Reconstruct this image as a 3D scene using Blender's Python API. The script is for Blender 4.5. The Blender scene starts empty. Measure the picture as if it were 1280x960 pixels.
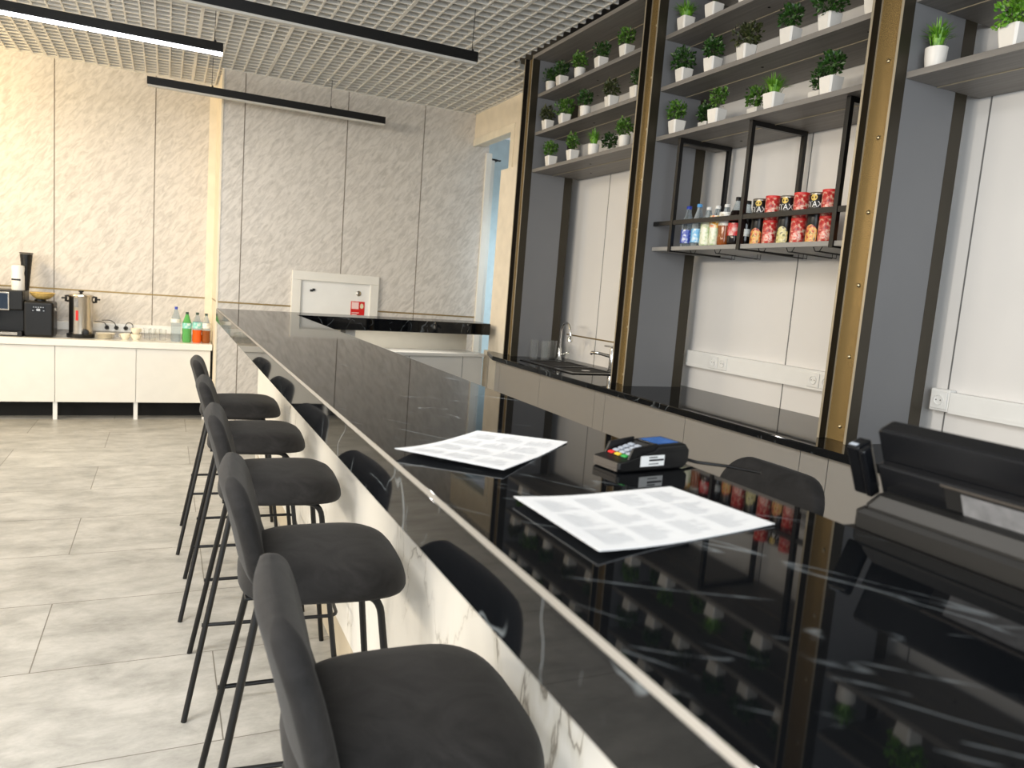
import bpy, math, random
from mathutils import Vector, Matrix
rnd = random.Random(7)
R = math.radians
PI = math.pi
scene = bpy.context.scene
COL = scene.collection

# ------------------------------------------------------------------ materials
def new_mat(name):
    m = bpy.data.materials.new(name)
    m.use_nodes = True
    nt = m.node_tree
    b = nt.nodes['Principled BSDF']
    return m, nt, b

def lin(c):
    return tuple(((v / 255) / 12.92 if v / 255 <= 0.04045 else ((v / 255 + 0.055) / 1.055) ** 2.4) for v in c)

def plain(name, rgb, rough=0.5, metal=0.0, spec=0.5, trans=0.0, ior=1.45, emit=None, estr=0.0, vary=0.06, scale=9.0, sheen=0.0, alpha=1.0):
    """srgb 0-255 colour with a faint procedural mottling"""
    m, nt, b = new_mat(name)
    c = lin(rgb)
    if vary > 0:
        tc = nt.nodes.new('ShaderNodeTexCoord')
        n = nt.nodes.new('ShaderNodeTexNoise'); n.inputs['Scale'].default_value = scale; n.inputs['Detail'].default_value = 4
        nt.links.new(tc.outputs['Object'], n.inputs['Vector'])
        r = nt.nodes.new('ShaderNodeValToRGB')
        r.color_ramp.elements[0].position = 0.3; r.color_ramp.elements[1].position = 0.7
        r.color_ramp.elements[0].color = tuple(v * (1 - vary) for v in c) + (1,)
        r.color_ramp.elements[1].color = tuple(min(1, v * (1 + vary)) for v in c) + (1,)
        nt.links.new(n.outputs['Fac'], r.inputs['Fac'])
        nt.links.new(r.outputs['Color'], b.inputs['Base Color'])
    else:
        b.inputs['Base Color'].default_value = c + (1,)
    b.inputs['Roughness'].default_value = rough
    b.inputs['Metallic'].default_value = metal
    b.inputs['Specular IOR Level'].default_value = spec
    b.inputs['Transmission Weight'].default_value = trans
    b.inputs['IOR'].default_value = ior
    b.inputs['Sheen Weight'].default_value = sheen
    b.inputs['Alpha'].default_value = alpha
    if emit:
        b.inputs['Emission Color'].default_value = lin(emit) + (1,)
        b.inputs['Emission Strength'].default_value = estr
    return m

def marble_wall(name, base, streak, strength=0.5):
    m, nt, b = new_mat(name)
    L = nt.links
    tc = nt.nodes.new('ShaderNodeTexCoord')
    mp = nt.nodes.new('ShaderNodeMapping')
    mp.inputs['Rotation'].default_value = (0, R(52), 0)
    mp2 = nt.nodes.new('ShaderNodeMapping')
    mp2.inputs['Scale'].default_value = (6.0, 6.0, 20.0)
    L.new(tc.outputs['Object'], mp.inputs['Vector'])
    L.new(mp.outputs['Vector'], mp2.inputs['Vector'])
    n = nt.nodes.new('ShaderNodeTexNoise'); n.inputs['Scale'].default_value = 1.6; n.inputs['Detail'].default_value = 7
    n.inputs['Roughness'].default_value = 0.62; n.inputs['Distortion'].default_value = 0.9
    L.new(mp2.outputs['Vector'], n.inputs['Vector'])
    r = nt.nodes.new('ShaderNodeValToRGB')
    e = r.color_ramp.elements
    e[0].position = 0.30; e[0].color = lin(streak) + (1,)
    e[1].position = 0.60; e[1].color = lin(base) + (1,)
    L.new(n.outputs['Fac'], r.inputs['Fac'])
    L.new(r.outputs['Color'], b.inputs['Base Color'])
    b.inputs['Roughness'].default_value = 0.42
    return m

def white_marble(name):
    """creamy white slab with thin grey-brown cracks running steeply"""
    m, nt, b = new_mat(name)
    L = nt.links
    tc = nt.nodes.new('ShaderNodeTexCoord')
    mp = nt.nodes.new('ShaderNodeMapping'); mp.inputs['Scale'].default_value = (1, 2.3, 0.9)
    L.new(tc.outputs['Object'], mp.inputs['Vector'])
    n = nt.nodes.new('ShaderNodeTexNoise'); n.inputs['Scale'].default_value = 2.6; n.inputs['Detail'].default_value = 6; n.inputs['Distortion'].default_value = 0.7
    L.new(mp.outputs['Vector'], n.inputs['Vector'])
    s = nt.nodes.new('ShaderNodeMath'); s.operation = 'SUBTRACT'; s.inputs[1].default_value = 0.5
    a = nt.nodes.new('ShaderNodeMath'); a.operation = 'ABSOLUTE'
    L.new(n.outputs['Fac'], s.inputs[0]); L.new(s.outputs[0], a.inputs[0])
    r = nt.nodes.new('ShaderNodeValToRGB')
    e = r.color_ramp.elements
    e[0].position = 0.0; e[0].color = lin((146, 138, 126)) + (1,)
    e[1].position = 0.012; e[1].color = lin((228, 224, 214)) + (1,)
    x = e.new(0.05); x.color = lin((238, 235, 228)) + (1,)
    L.new(a.outputs[0], r.inputs['Fac'])
    n2 = nt.nodes.new('ShaderNodeTexNoise'); n2.inputs['Scale'].default_value = 1.3
    L.new(tc.outputs['Object'], n2.inputs['Vector'])
    r2 = nt.nodes.new('ShaderNodeValToRGB'); r2.color_ramp.elements[0].position = .5; r2.color_ramp.elements[1].position = .6
    L.new(n2.outputs['Fac'], r2.inputs['Fac'])
    mx = nt.nodes.new('ShaderNodeMixRGB'); mx.inputs['Color1'].default_value = lin((236, 233, 226)) + (1,)
    L.new(r2.outputs['Color'], mx.inputs['Fac']); L.new(r.outputs['Color'], mx.inputs['Color2'])
    L.new(mx.outputs['Color'], b.inputs['Base Color'])
    b.inputs['Roughness'].default_value = 0.3
    return m

def black_marble(name):
    m, nt, b = new_mat(name)
    L = nt.links
    tc = nt.nodes.new('ShaderNodeTexCoord')
    def vein(rotz, sc, width, gate, seed):
        mp = nt.nodes.new('ShaderNodeMapping'); mp.inputs['Rotation'].default_value = (0.25, 0.1, rotz)
        mp.inputs['Location'].default_value = (seed, seed * .7, 0)
        L.new(tc.outputs['Object'], mp.inputs['Vector'])
        mp2 = nt.nodes.new('ShaderNodeMapping'); mp2.inputs['Scale'].default_value = (sc * .16, sc * 1.5, sc)
        L.new(mp.outputs['Vector'], mp2.inputs['Vector'])
        n = nt.nodes.new('ShaderNodeTexNoise'); n.inputs['Scale'].default_value = 1.0; n.inputs['Detail'].default_value = 4; n.inputs['Roughness'].default_value = .4
        n.inputs['Distortion'].default_value = .12
        L.new(mp2.outputs['Vector'], n.inputs['Vector'])
        s = nt.nodes.new('ShaderNodeMath'); s.operation = 'SUBTRACT'; s.inputs[1].default_value = .5
        a = nt.nodes.new('ShaderNodeMath'); a.operation = 'ABSOLUTE'
        L.new(n.outputs['Fac'], s.inputs[0]); L.new(s.outputs[0], a.inputs[0])
        mr = nt.nodes.new('ShaderNodeMapRange'); mr.inputs['From Min'].default_value = 0; mr.inputs['From Max'].default_value = width
        mr.inputs['To Min'].default_value = 1; mr.inputs['To Max'].default_value = 0
        L.new(a.outputs[0], mr.inputs['Value'])
        g = nt.nodes.new('ShaderNodeTexNoise'); g.inputs['Scale'].default_value = sc * 5; g.inputs['Detail'].default_value = 3
        L.new(mp.outputs['Vector'], g.inputs['Vector'])
        gm = nt.nodes.new('ShaderNodeMapRange'); gm.inputs['From Min'].default_value = gate; gm.inputs['From Max'].default_value = gate + .12
        L.new(g.outputs['Fac'], gm.inputs['Value'])
        p = nt.nodes.new('ShaderNodeMath'); p.operation = 'MULTIPLY'
        L.new(mr.outputs[0], p.inputs[0]); L.new(gm.outputs[0], p.inputs[1])
        return p
    v1 = vein(R(34), 1.9, .0042, .46, 3.1)
    v2 = vein(R(44), 3.4, .0034, .50, 8.7)
    v3 = vein(R(58), 2.6, .0030, .44, 15.3)
    m0 = nt.nodes.new('ShaderNodeMath'); m0.operation = 'MAXIMUM'
    L.new(v1.outputs[0], m0.inputs[0]); L.new(v3.outputs[0], m0.inputs[1])
    mx = nt.nodes.new('ShaderNodeMath'); mx.operation = 'MAXIMUM'
    L.new(m0.outputs[0], mx.inputs[0]); L.new(v2.outputs[0], mx.inputs[1])
    c = nt.nodes.new('ShaderNodeMixRGB')
    c.inputs['Color1'].default_value = lin((13, 15, 18)) + (1,)
    c.inputs['Color2'].default_value = lin((104, 110, 114)) + (1,)
    L.new(mx.outputs[0], c.inputs['Fac'])
    L.new(c.outputs['Color'], b.inputs['Base Color'])
    b.inputs['Roughness'].default_value = 0.5
    b.inputs['Specular IOR Level'].default_value = 0.0
    fr = nt.nodes.new('ShaderNodeFresnel'); fr.inputs['IOR'].default_value = 1.5
    sc_ = nt.nodes.new('ShaderNodeMath'); sc_.operation = 'MULTIPLY'; sc_.inputs[1].default_value = .84
    L.new(fr.outputs['Fac'], sc_.inputs[0])
    gl = nt.nodes.new('ShaderNodeBsdfGlossy'); gl.inputs['Roughness'].default_value = .035
    mx2 = nt.nodes.new('ShaderNodeMixShader')
    L.new(sc_.outputs[0], mx2.inputs['Fac']); L.new(b.outputs['BSDF'], mx2.inputs[1]); L.new(gl.outputs['BSDF'], mx2.inputs[2])
    L.new(mx2.outputs['Shader'], nt.nodes['Material Output'].inputs['Surface'])
    return m

def floor_mat():
    m, nt, b = new_mat('floor_tile')
    L = nt.links
    tc = nt.nodes.new('ShaderNodeTexCoord')
    mp = nt.nodes.new('ShaderNodeMapping'); mp.inputs['Location'].default_value = (0.41 + 0.6 + 12, -2.92 + 12, 0)
    L.new(tc.outputs['Object'], mp.inputs['Vector'])
    br = nt.nodes.new('ShaderNodeTexBrick')
    br.offset = 0.5; br.offset_frequency = 2
    for k, v in (('Scale', 1.0), ('Mortar Size', 0.0022), ('Mortar Smooth', 0.0), ('Bias', 0.0), ('Brick Width', 1.2), ('Row Height', 0.6)):
        br.inputs[k].default_value = v
    br.inputs['Color1'].default_value = (0.0, 0.0, 0.0, 1); br.inputs['Color2'].default_value = (1, 1, 1, 1); br.inputs['Mortar'].default_value = (.5, .5, .5, 1)
    L.new(mp.outputs['Vector'], br.inputs['Vector'])
    st = nt.nodes.new('ShaderNodeMapping'); st.inputs['Scale'].default_value = (1.5, 2.6, 1)
    L.new(tc.outputs['Object'], st.inputs['Vector'])
    n = nt.nodes.new('ShaderNodeTexNoise'); n.inputs['Scale'].default_value = 2.3; n.inputs['Detail'].default_value = 12; n.inputs['Roughness'].default_value = .74; n.inputs['Distortion'].default_value = .2
    L.new(st.outputs['Vector'], n.inputs['Vector'])
    r = nt.nodes.new('ShaderNodeValToRGB')
    e = r.color_ramp.elements
    e[0].position = .33; e[0].color = lin((142, 141, 136)) + (1,)
    e[1].position = .62; e[1].color = lin((186, 184, 179)) + (1,)
    L.new(n.outputs['Fac'], r.inputs['Fac'])
    tint = nt.nodes.new('ShaderNodeMixRGB'); tint.blend_type = 'MULTIPLY'; tint.inputs['Fac'].default_value = .14
    L.new(r.outputs['Color'], tint.inputs['Color1']); L.new(br.outputs['Color'], tint.inputs['Color2'])
    mo = nt.nodes.new('ShaderNodeMixRGB'); mo.inputs['Color2'].default_value = lin((104, 100, 92)) + (1,)
    L.new(br.outputs['Fac'], mo.inputs['Fac']); L.new(tint.outputs['Color'], mo.inputs['Color1'])
    L.new(mo.outputs['Color'], b.inputs['Base Color'])
    b.inputs['Roughness'].default_value = .38
    return m

def velvet(name, rgb):
    m, nt, b = new_mat(name)
    L = nt.links
    tc = nt.nodes.new('ShaderNodeTexCoord')
    n = nt.nodes.new('ShaderNodeTexNoise'); n.inputs['Scale'].default_value = 9; n.inputs['Detail'].default_value = 7; n.inputs['Roughness'].default_value = .62; n.inputs['Distortion'].default_value = 1.6
    L.new(tc.outputs['Object'], n.inputs['Vector'])
    r = nt.nodes.new('ShaderNodeValToRGB'); e = r.color_ramp.elements
    c = lin(rgb)
    e[0].position = .35; e[0].color = tuple(v * .66 for v in c) + (1,)
    e[1].position = .68; e[1].color = tuple(v * 1.3 for v in c) + (1,)
    L.new(n.outputs['Fac'], r.inputs['Fac']); L.new(r.outputs['Color'], b.inputs['Base Color'])
    b.inputs['Roughness'].default_value = .8
    b.inputs['Specular IOR Level'].default_value = .25
    b.inputs['Sheen Weight'].default_value = .07
    b.inputs['Sheen Roughness'].default_value = .45
    n2 = nt.nodes.new('ShaderNodeTexNoise'); n2.inputs['Scale'].default_value = 500
    L.new(tc.outputs['Object'], n2.inputs['Vector'])
    bp = nt.nodes.new('ShaderNodeBump'); bp.inputs['Strength'].default_value = .12; bp.inputs['Distance'].default_value = .002
    L.new(n2.outputs['Fac'], bp.inputs['Height']); L.new(bp.outputs['Normal'], b.inputs['Normal'])
    return m

def speckle_gold():
    m, nt, b = new_mat('speckled_bronze')
    L = nt.links
    tc = nt.nodes.new('ShaderNodeTexCoord')
    n = nt.nodes.new('ShaderNodeTexNoise'); n.inputs['Scale'].default_value = 480; n.inputs['Detail'].default_value = 2
    L.new(tc.outputs['Object'], n.inputs['Vector'])
    r = nt.nodes.new('ShaderNodeValToRGB'); e = r.color_ramp.elements
    e[0].position = .42; e[0].color = lin((88, 72, 44)) + (1,)
    e[1].position = .60; e[1].color = lin((190, 160, 104)) + (1,)
    L.new(n.outputs['Fac'], r.inputs['Fac']); L.new(r.outputs['Color'], b.inputs['Base Color'])
    b.inputs['Metallic'].default_value = .55; b.inputs['Roughness'].default_value = .42
    return m

def blotch(name, cols, scale=40, rough=.3, metal=0.0):
    """printed packaging: constant-stepped noise between several colours"""
    m, nt, b = new_mat(name)
    L = nt.links
    tc = nt.nodes.new('ShaderNodeTexCoord')
    n = nt.nodes.new('ShaderNodeTexNoise'); n.inputs['Scale'].default_value = scale; n.inputs['Detail'].default_value = 3
    L.new(tc.outputs['Object'], n.inputs['Vector'])
    r = nt.nodes.new('ShaderNodeValToRGB'); r.color_ramp.interpolation = 'LINEAR'
    e = r.color_ramp.elements
    k = len(cols)
    e[0].position = .3; e[0].color = lin(cols[0]) + (1,)
    e[1].position = .7; e[1].color = lin(cols[-1]) + (1,)
    for i in range(1, k - 1):
        x = e.new(.3 + .4 * i / (k - 1)); x.color = lin(cols[i]) + (1,)
    L.new(n.outputs['Fac'], r.inputs['Fac']); L.new(r.outputs['Color'], b.inputs['Base Color'])
    b.inputs['Roughness'].default_value = rough; b.inputs['Metallic'].default_value = metal
    return m

def wood_grain(name, rgb, amount=.16, rough=.5):
    m, nt, b = new_mat(name)
    L = nt.links
    tc = nt.nodes.new('ShaderNodeTexCoord')
    mp = nt.nodes.new('ShaderNodeMapping'); mp.inputs['Scale'].default_value = (26, 1.2, 26)
    L.new(tc.outputs['Object'], mp.inputs['Vector'])
    n = nt.nodes.new('ShaderNodeTexNoise'); n.inputs['Scale'].default_value = 2; n.inputs['Detail'].default_value = 5
    L.new(mp.outputs['Vector'], n.inputs['Vector'])
    r = nt.nodes.new('ShaderNodeValToRGB'); e = r.color_ramp.elements
    c = lin(rgb)
    e[0].position = .3; e[0].color = tuple(v * (1 - amount) for v in c) + (1,)
    e[1].position = .7; e[1].color = tuple(v * (1 + amount) for v in c) + (1,)
    L.new(n.outputs['Fac'], r.inputs['Fac']); L.new(r.outputs['Color'], b.inputs['Base Color'])
    b.inputs['Roughness'].default_value = rough
    return m

def leaf_mat(name, a, c):
    m, nt, b = new_mat(name)
    L = nt.links
    tc = nt.nodes.new('ShaderNodeTexCoord')
    n = nt.nodes.new('ShaderNodeTexNoise'); n.inputs['Scale'].default_value = 60
    L.new(tc.outputs['Object'], n.inputs['Vector'])
    r = nt.nodes.new('ShaderNodeValToRGB'); e = r.color_ramp.elements
    e[0].position = .35; e[0].color = lin(a) + (1,)
    e[1].position = .65; e[1].color = lin(c) + (1,)
    L.new(n.outputs['Fac'], r.inputs['Fac']); L.new(r.outputs['Color'], b.inputs['Base Color'])
    b.inputs['Roughness'].default_value = .38
    return m

M = dict(
    floor=floor_mat(),
    wall_marble=marble_wall('marbled_wall_panel', (216, 211, 205), (184, 179, 173)),
    seam=plain('dark_seam', (112, 102, 90), .6, vary=0),
    strip=plain('bronze_strip', (150, 128, 84), .35, .6, vary=0),
    cream=plain('cream_paint', (226, 215, 196), .55),
    cream_trim=plain('cream_trim', (232, 222, 202), .5),
    white_wall=plain('white_wall_panel', (226, 224, 222), .32, vary=.03, scale=2),
    wall_seam=plain('grey_wall_seam', (110, 110, 110), .6, vary=0),
    blue_wall=plain('pale_blue_paint', (204, 220, 226), .6),
    white=plain('white_lacquer', (226, 224, 218), .28, vary=.02),
    white_top=plain('white_worktop', (232, 230, 224), .16, vary=.02),
    white_plastic=plain('white_plastic', (232, 232, 230), .35, vary=.02),
    grey_plastic=plain('socket_grey', (120, 120, 118), .5, vary=0),
    grid=plain('ceiling_grid_white', (226, 224, 218), .45, vary=0),
    plenum=plain('plenum_grey', (108, 106, 103), .8, vary=.08, scale=2),
    black_metal=plain('black_powder_coat', (10, 10, 11), .42, vary=.05),
    dark_metal=plain('dark_bronze_metal', (60, 55, 45), .4, .35, vary=.08, scale=6),
    edge_metal=plain('pale_steel_edge', (176, 166, 146), .4, .5, vary=0),  # pale metal for beam edge lines and shelf underside strips
    glint_grey=plain('chamfer_glint', (128, 124, 117), .42, .3, vary=0),  # reflected light on the bar edge, put in as colour
    gold=speckle_gold(),
    grey_panel=plain('grey_laminate', (122, 123, 126), .5, vary=.03, scale=3),
    rack_board=plain('rack_board_grey', (150, 148, 145), .45, vary=.03),
    grey_shelf=wood_grain('grey_wood_laminate', (128, 124, 120)),
    front_panel=plain('greige_front', (160, 154, 146), .5, vary=.03, scale=2),
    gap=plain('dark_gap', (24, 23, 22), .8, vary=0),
    beige=plain('beige_panel', (204, 198, 184), .5, vary=.03),
    black_marble=black_marble('black_marble'),
    white_marble=white_marble('white_veined_slab'),
    plinth=plain('greige_plinth', (196, 184, 162), .45),
    velvet=velvet('charcoal_velvet', (38, 37, 37)),
    black_plastic=plain('black_plastic', (12, 12, 13), .38, vary=.05),
    satin_black=plain('satin_black_plastic', (17, 18, 21), .24, vary=.05),
    dark_plastic=plain('dark_grey_plastic', (15, 15, 15), .5, vary=.05),
    taupe_plastic=plain('taupe_plastic', (82, 76, 70), .45, vary=.04),
    steel=plain('brushed_steel', (198, 190, 178), .26, 1.0, vary=.05, scale=20),
    chrome=plain('chrome', (215, 215, 214), .1, 1.0, vary=0),
    bolt=plain('bolt_head', (196, 182, 150), .3, .9, vary=0),
    paper=plain('paper_white', (236, 238, 241), .55, vary=.01),
    ink=plain('pale_print', (226, 228, 231), .6, vary=.04, scale=80),
    ink_dark=plain('dark_print', (40, 40, 42), .6, vary=0),
    lit=plain('lit_diffuser', (255, 255, 255), .5, vary=0, emit=(250, 250, 255), estr=9.0),
    unlit=plain('unlit_diffuser', (205, 203, 198), .5, vary=0),
    screen_blue=plain('blue_screen', (40, 80, 140), .15, vary=.25, scale=40, emit=(60, 120, 200), estr=.18),
    screen_dark=plain('dark_screen', (30, 32, 36), .12, vary=.2, scale=30, emit=(70, 100, 130), estr=.15),
    icon_blue=plain('lit_icon_blue', (120, 170, 230), .3, vary=0, emit=(130, 180, 240), estr=.5),
    red=plain('red_plastic', (214, 46, 42), .4, vary=0),
    yellow=plain('yellow_plastic', (226, 190, 60), .4, vary=0),
    green=plain('green_plastic', (60, 160, 80), .4, vary=0),
    key_grey=plain('pale_key', (170, 178, 190), .4, vary=0),
    pcb=plain('green_sticker', (30, 110, 84), .5, vary=0),
    cream_label=plain('cream_sticker', (216, 214, 180), .5, vary=0),
    grey_label=plain('grey_sticker', (128, 128, 130), .5, vary=.2, scale=60),
    pot=plain('white_ceramic', (236, 232, 226), .35, vary=.02),
    soil=plain('dark_soil', (48, 40, 30), .9, vary=.3, scale=80),
    leaf_a=leaf_mat('leaf_deep_green', (22, 52, 18), (58, 98, 34)),
    leaf_b=leaf_mat('leaf_mid_green', (40, 78, 22), (96, 138, 48)),
    leaf_c=leaf_mat('leaf_bright_green', (62, 120, 24), (126, 178, 56)),
    leaf_d=leaf_mat('leaf_olive_dark', (38, 42, 22), (74, 84, 44)),
    stem=plain('green_stem', (60, 84, 34), .6, vary=.1),
    glass=plain('clear_glass', (245, 248, 248), .03, trans=.95, ior=1.2, vary=0, alpha=.45),
    pet=plain('clear_plastic', (214, 226, 234), .08, trans=.85, ior=1.15, vary=0),
    pet_green=plain('green_plastic_bottle', (110, 190, 110), .12, trans=.35, ior=1.2, vary=0),
    orange=plain('orange_drink', (224, 92, 20), .15, vary=0),
    brown=plain('amber_drink', (140, 74, 26), .15, vary=0),
    cola=plain('dark_cola', (22, 14, 12), .12, vary=0),
    blue_cap=plain('blue_cap', (44, 66, 170), .4, vary=0),
    sky_cap=plain('sky_blue_cap', (90, 160, 220), .4, vary=0),
    dark_cap=plain('dark_green_cap', (30, 60, 50), .4, vary=0),
    label_blue=blotch('blue_print_label', [(40, 60, 160), (70, 90, 190), (220, 228, 240)], 60),
    label_sky=blotch('sky_print_label', [(90, 170, 226), (120, 190, 236), (230, 240, 246)], 60),
    label_green=blotch('pale_green_label', [(150, 180, 120), (226, 230, 206), (240, 240, 228)], 45),
    label_citrus=blotch('citrus_label', [(214, 60, 40), (240, 190, 40), (240, 236, 220), (230, 120, 40)], 40),
    label_red=blotch('red_label', [(200, 24, 30), (208, 30, 36), (236, 220, 214)], 24),
    label_teal=blotch('teal_label', [(90, 180, 170), (130, 206, 196), (230, 240, 236)], 40),
    label_white=blotch('white_label', [(226, 226, 220), (240, 240, 234), (180, 176, 160)], 40),
    tin_red=blotch('red_tin_print', [(140, 24, 28), (186, 40, 40), (204, 70, 62), (226, 170, 150), (236, 210, 180)], 70),
    tin_print=blotch('tin_pale_print', [(196, 40, 40), (222, 110, 96), (240, 206, 190), (206, 60, 50)], 70),
    chips=blotch('chips_print', [(30, 26, 22), (190, 60, 46), (226, 150, 70), (232, 196, 110), (110, 60, 40)], 60),
    chips_pale=blotch('pale_chips_print', [(24, 26, 20), (90, 100, 60), (200, 190, 120), (222, 212, 160), (60, 60, 44)], 50),
    sun_logo=plain('yellow_roundel', (222, 190, 90), .4, vary=.1, scale=120),
    can_black=plain('black_tube', (20, 19, 19), .3, vary=0),
    can_rim=plain('tin_rim', (180, 172, 160), .3, .9, vary=0),
    can_blue=plain('navy_can', (34, 44, 96), .3, vary=.2, scale=60),
    text_white=plain('white_print', (240, 240, 240), .4, vary=0),
    sign_white=plain('sign_white', (238, 232, 230), .4, vary=0),
    sign_red=plain('sign_red', (206, 30, 26), .4, vary=0),
    sign_pink=plain('sign_pink', (238, 206, 204), .4, vary=0),
    sink=plain('black_composite_sink', (16, 16, 17), .3, vary=.05),
    bowl=wood_grain('pale_wicker', (206, 176, 106), .2, .6),
    ceramic=plain('off_white_china', (236, 228, 208), .25, vary=.02),
)

# ------------------------------------------------------------------ mesh helper
class MB:
    def __init__(self):
        self.v = []; self.f = []; self.mi = []; self.m = 0
    def add(self, vs, fs):
        o = len(self.v)
        self.v += [tuple(p) for p in vs]
        for f in fs:
            self.f.append(tuple(i + o for i in f)); self.mi.append(self.m)
        return self
    def mat(self, i):
        self.m = i; return self
    def box(self, x0, x1, y0, y1, z0, z1, mtx=None):
        vs = [Vector((x, y, z)) for z in (z0, z1) for y in (y0, y1) for x in (x0, x1)]
        if mtx is not None: vs = [mtx @ p for p in vs]
        return self.add(vs, [(0, 2, 3, 1), (4, 5, 7, 6), (0, 1, 5, 4), (2, 6, 7, 3), (0, 4, 6, 2), (1, 3, 7, 5)])
    def prism(self, poly, z0, z1, mtx=None):
        n = len(poly)
        vs = [Vector((x, y, z0)) for x, y in poly] + [Vector((x, y, z1)) for x, y in poly]
        if mtx is not None: vs = [mtx @ p for p in vs]
        fs = [tuple(range(n - 1, -1, -1)), tuple(range(n, 2 * n))]
        fs += [(i, (i + 1) % n, n + (i + 1) % n, n + i) for i in range(n)]
        return self.add(vs, fs)
    def loft(self, rings, cap0=True, cap1=True, closed=True):
        n = len(rings[0]); vs = [p for r in rings for p in r]; fs = []
        for k in range(len(rings) - 1):
            for i in range(n if closed else n - 1):
                j = (i + 1) % n
                fs.append((k * n + i, k * n + j, (k + 1) * n + j, (k + 1) * n + i))
        if cap0: fs.append(tuple(range(n - 1, -1, -1)))
        if cap1: fs.append(tuple((len(rings) - 1) * n + i for i in range(n)))
        return self.add(vs, fs)
    def lathe(self, prof, n=24, c=(0, 0), cap0=True, cap1=True):
        rings = [[Vector((c[0] + r * math.cos(2 * PI * i / n), c[1] + r * math.sin(2 * PI * i / n), z)) for i in range(n)] for r, z in prof]
        return self.loft(rings, cap0, cap1)
    def tube(self, pts, r, n=10, caps=True):
        pts = [Vector(p) for p in pts]
        rings = []; up = None
        for i, p in enumerate(pts):
            a = pts[max(i - 1, 0)]; b = pts[min(i + 1, len(pts) - 1)]
            t = (b - a).normalized()
            if up is None:
                up = Vector((0, 0, 1)) if abs(t.z) < .9 else Vector((1, 0, 0))
            s = t.cross(up)
            if s.length < 1e-5: s = t.cross(Vector((0, 1, 0)))
            s.normalize(); up = s.cross(t).normalized()
            rr = r[i] if isinstance(r, (list, tuple)) else r
            rings.append([p + (s * math.cos(2 * PI * k / n) + up * math.sin(2 * PI * k / n)) * rr for k in range(n)])
        return self.loft(rings, caps, caps)
    def build(self, name, mat, parent=None, loc=(0, 0, 0), smooth=None, bevel=0, seg=2, rot=None):
        me = bpy.data.meshes.new(name)
        me.from_pydata([tuple(p) for p in self.v], [], self.f)
        for mm in (mat if isinstance(mat, (list, tuple)) else [mat]):
            me.materials.append(mm)
        me.polygons.foreach_set('material_index', self.mi)
        me.validate(); me.update()
        if smooth is not None:
            me.polygons.foreach_set('use_smooth', [True] * len(me.polygons))
            me.set_sharp_from_angle(angle=R(smooth))
        o = bpy.data.objects.new(name, me)
        COL.objects.link(o)
        o.location = loc
        if rot: o.rotation_euler = rot
        if parent: o.parent = parent
        if bevel:
            b = o.modifiers.new('bevel', 'BEVEL'); b.width = bevel; b.segments = seg; b.limit_method = 'ANGLE'; b.angle_limit = R(40)
        return o

def bend_path(pts, rad, seg=6):
    """round the inner corners of a polyline"""
    pts = [Vector(p) for p in pts]
    out = [pts[0]]
    for a, b, c in zip(pts, pts[1:], pts[2:]):
        d1 = (a - b).normalized(); d2 = (c - b).normalized()
        p, q = b + d1 * rad, b + d2 * rad
        for i in range(seg + 1):
            t = i / seg
            out.append(p * (1 - t) ** 2 + b * 2 * t * (1 - t) + q * t * t)
    out.append(pts[-1])
    return out

def tag(o, label, cat, group=None):
    o['label'] = label; o['category'] = cat
    if group: o['group'] = group
    return o

def thing(name, label, cat, loc=(0, 0, 0), rz=0, group=None):
    o = bpy.data.objects.new(name, None); COL.objects.link(o)
    o.location = loc; o.rotation_euler = (0, 0, rz); o.empty_display_size = .05
    return tag(o, label, cat, group)

def struct(o):
    o['kind'] = 'structure'; return o

def copy_thing(root, loc, rz=None, label=None, group=None):
    r = root.copy(); COL.objects.link(r); r.location = loc
    if rz is not None: r.rotation_euler = (0, 0, rz)
    if label: r['label'] = label
    if group: r['group'] = group
    for ch in list(root.children):
        c = ch.copy(); COL.objects.link(c); c.parent = r
        for g in list(ch.children):
            d = g.copy(); COL.objects.link(d); d.parent = c
    return r

def text_faces(s, size):
    cu = bpy.data.curves.new('letters', 'FONT'); cu.body = s; cu.size = size; cu.align_x = 'CENTER'; cu.align_y = 'CENTER'
    o = bpy.data.objects.new('letters', cu); COL.objects.link(o)
    dg = bpy.context.evaluated_depsgraph_get()
    me = bpy.data.meshes.new_from_object(o.evaluated_get(dg))
    vs = [v.co.copy() for v in me.vertices]; fs = [tuple(p.vertices) for p in me.polygons]
    bpy.data.objects.remove(o); bpy.data.curves.remove(cu); bpy.data.meshes.remove(me)
    return vs, fs

# ------------------------------------------------------------------ camera
H = 1.46
yaw, pitch, roll, fpx = 0.440097310, -0.122765546, 0.0776015327, 933.51455
cy, sy = math.cos(yaw), math.sin(yaw)
r = Vector((cy, -sy, 0)); f = Vector((sy, cy, 0)); u = Vector((0, 0, 1))
f2 = f * math.cos(pitch) + u * math.sin(pitch); u2 = -f * math.sin(pitch) + u * math.cos(pitch)
r3 = r * math.cos(roll) + u2 * math.sin(roll); u3 = -r * math.sin(roll) + u2 * math.cos(roll)
cam = bpy.data.cameras.new('camera')
cam.sensor_width = 36.0; cam.sensor_fit = 'HORIZONTAL'
cam.lens = fpx / 1280 * 36
cam.clip_start = .02
cam.dof.use_dof = True
cam.dof.focus_distance = 2.9
cam.dof.aperture_fstop = cam.lens / 1000 / 0.0050
co = bpy.data.objects.new('camera', cam); COL.objects.link(co)
co.matrix_world = Matrix(((r3.x, u3.x, -f2.x, 0), (r3.y, u3.y, -f2.y, 0), (r3.z, u3.z, -f2.z, H), (0, 0, 0, 1)))
scene.camera = co

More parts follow.
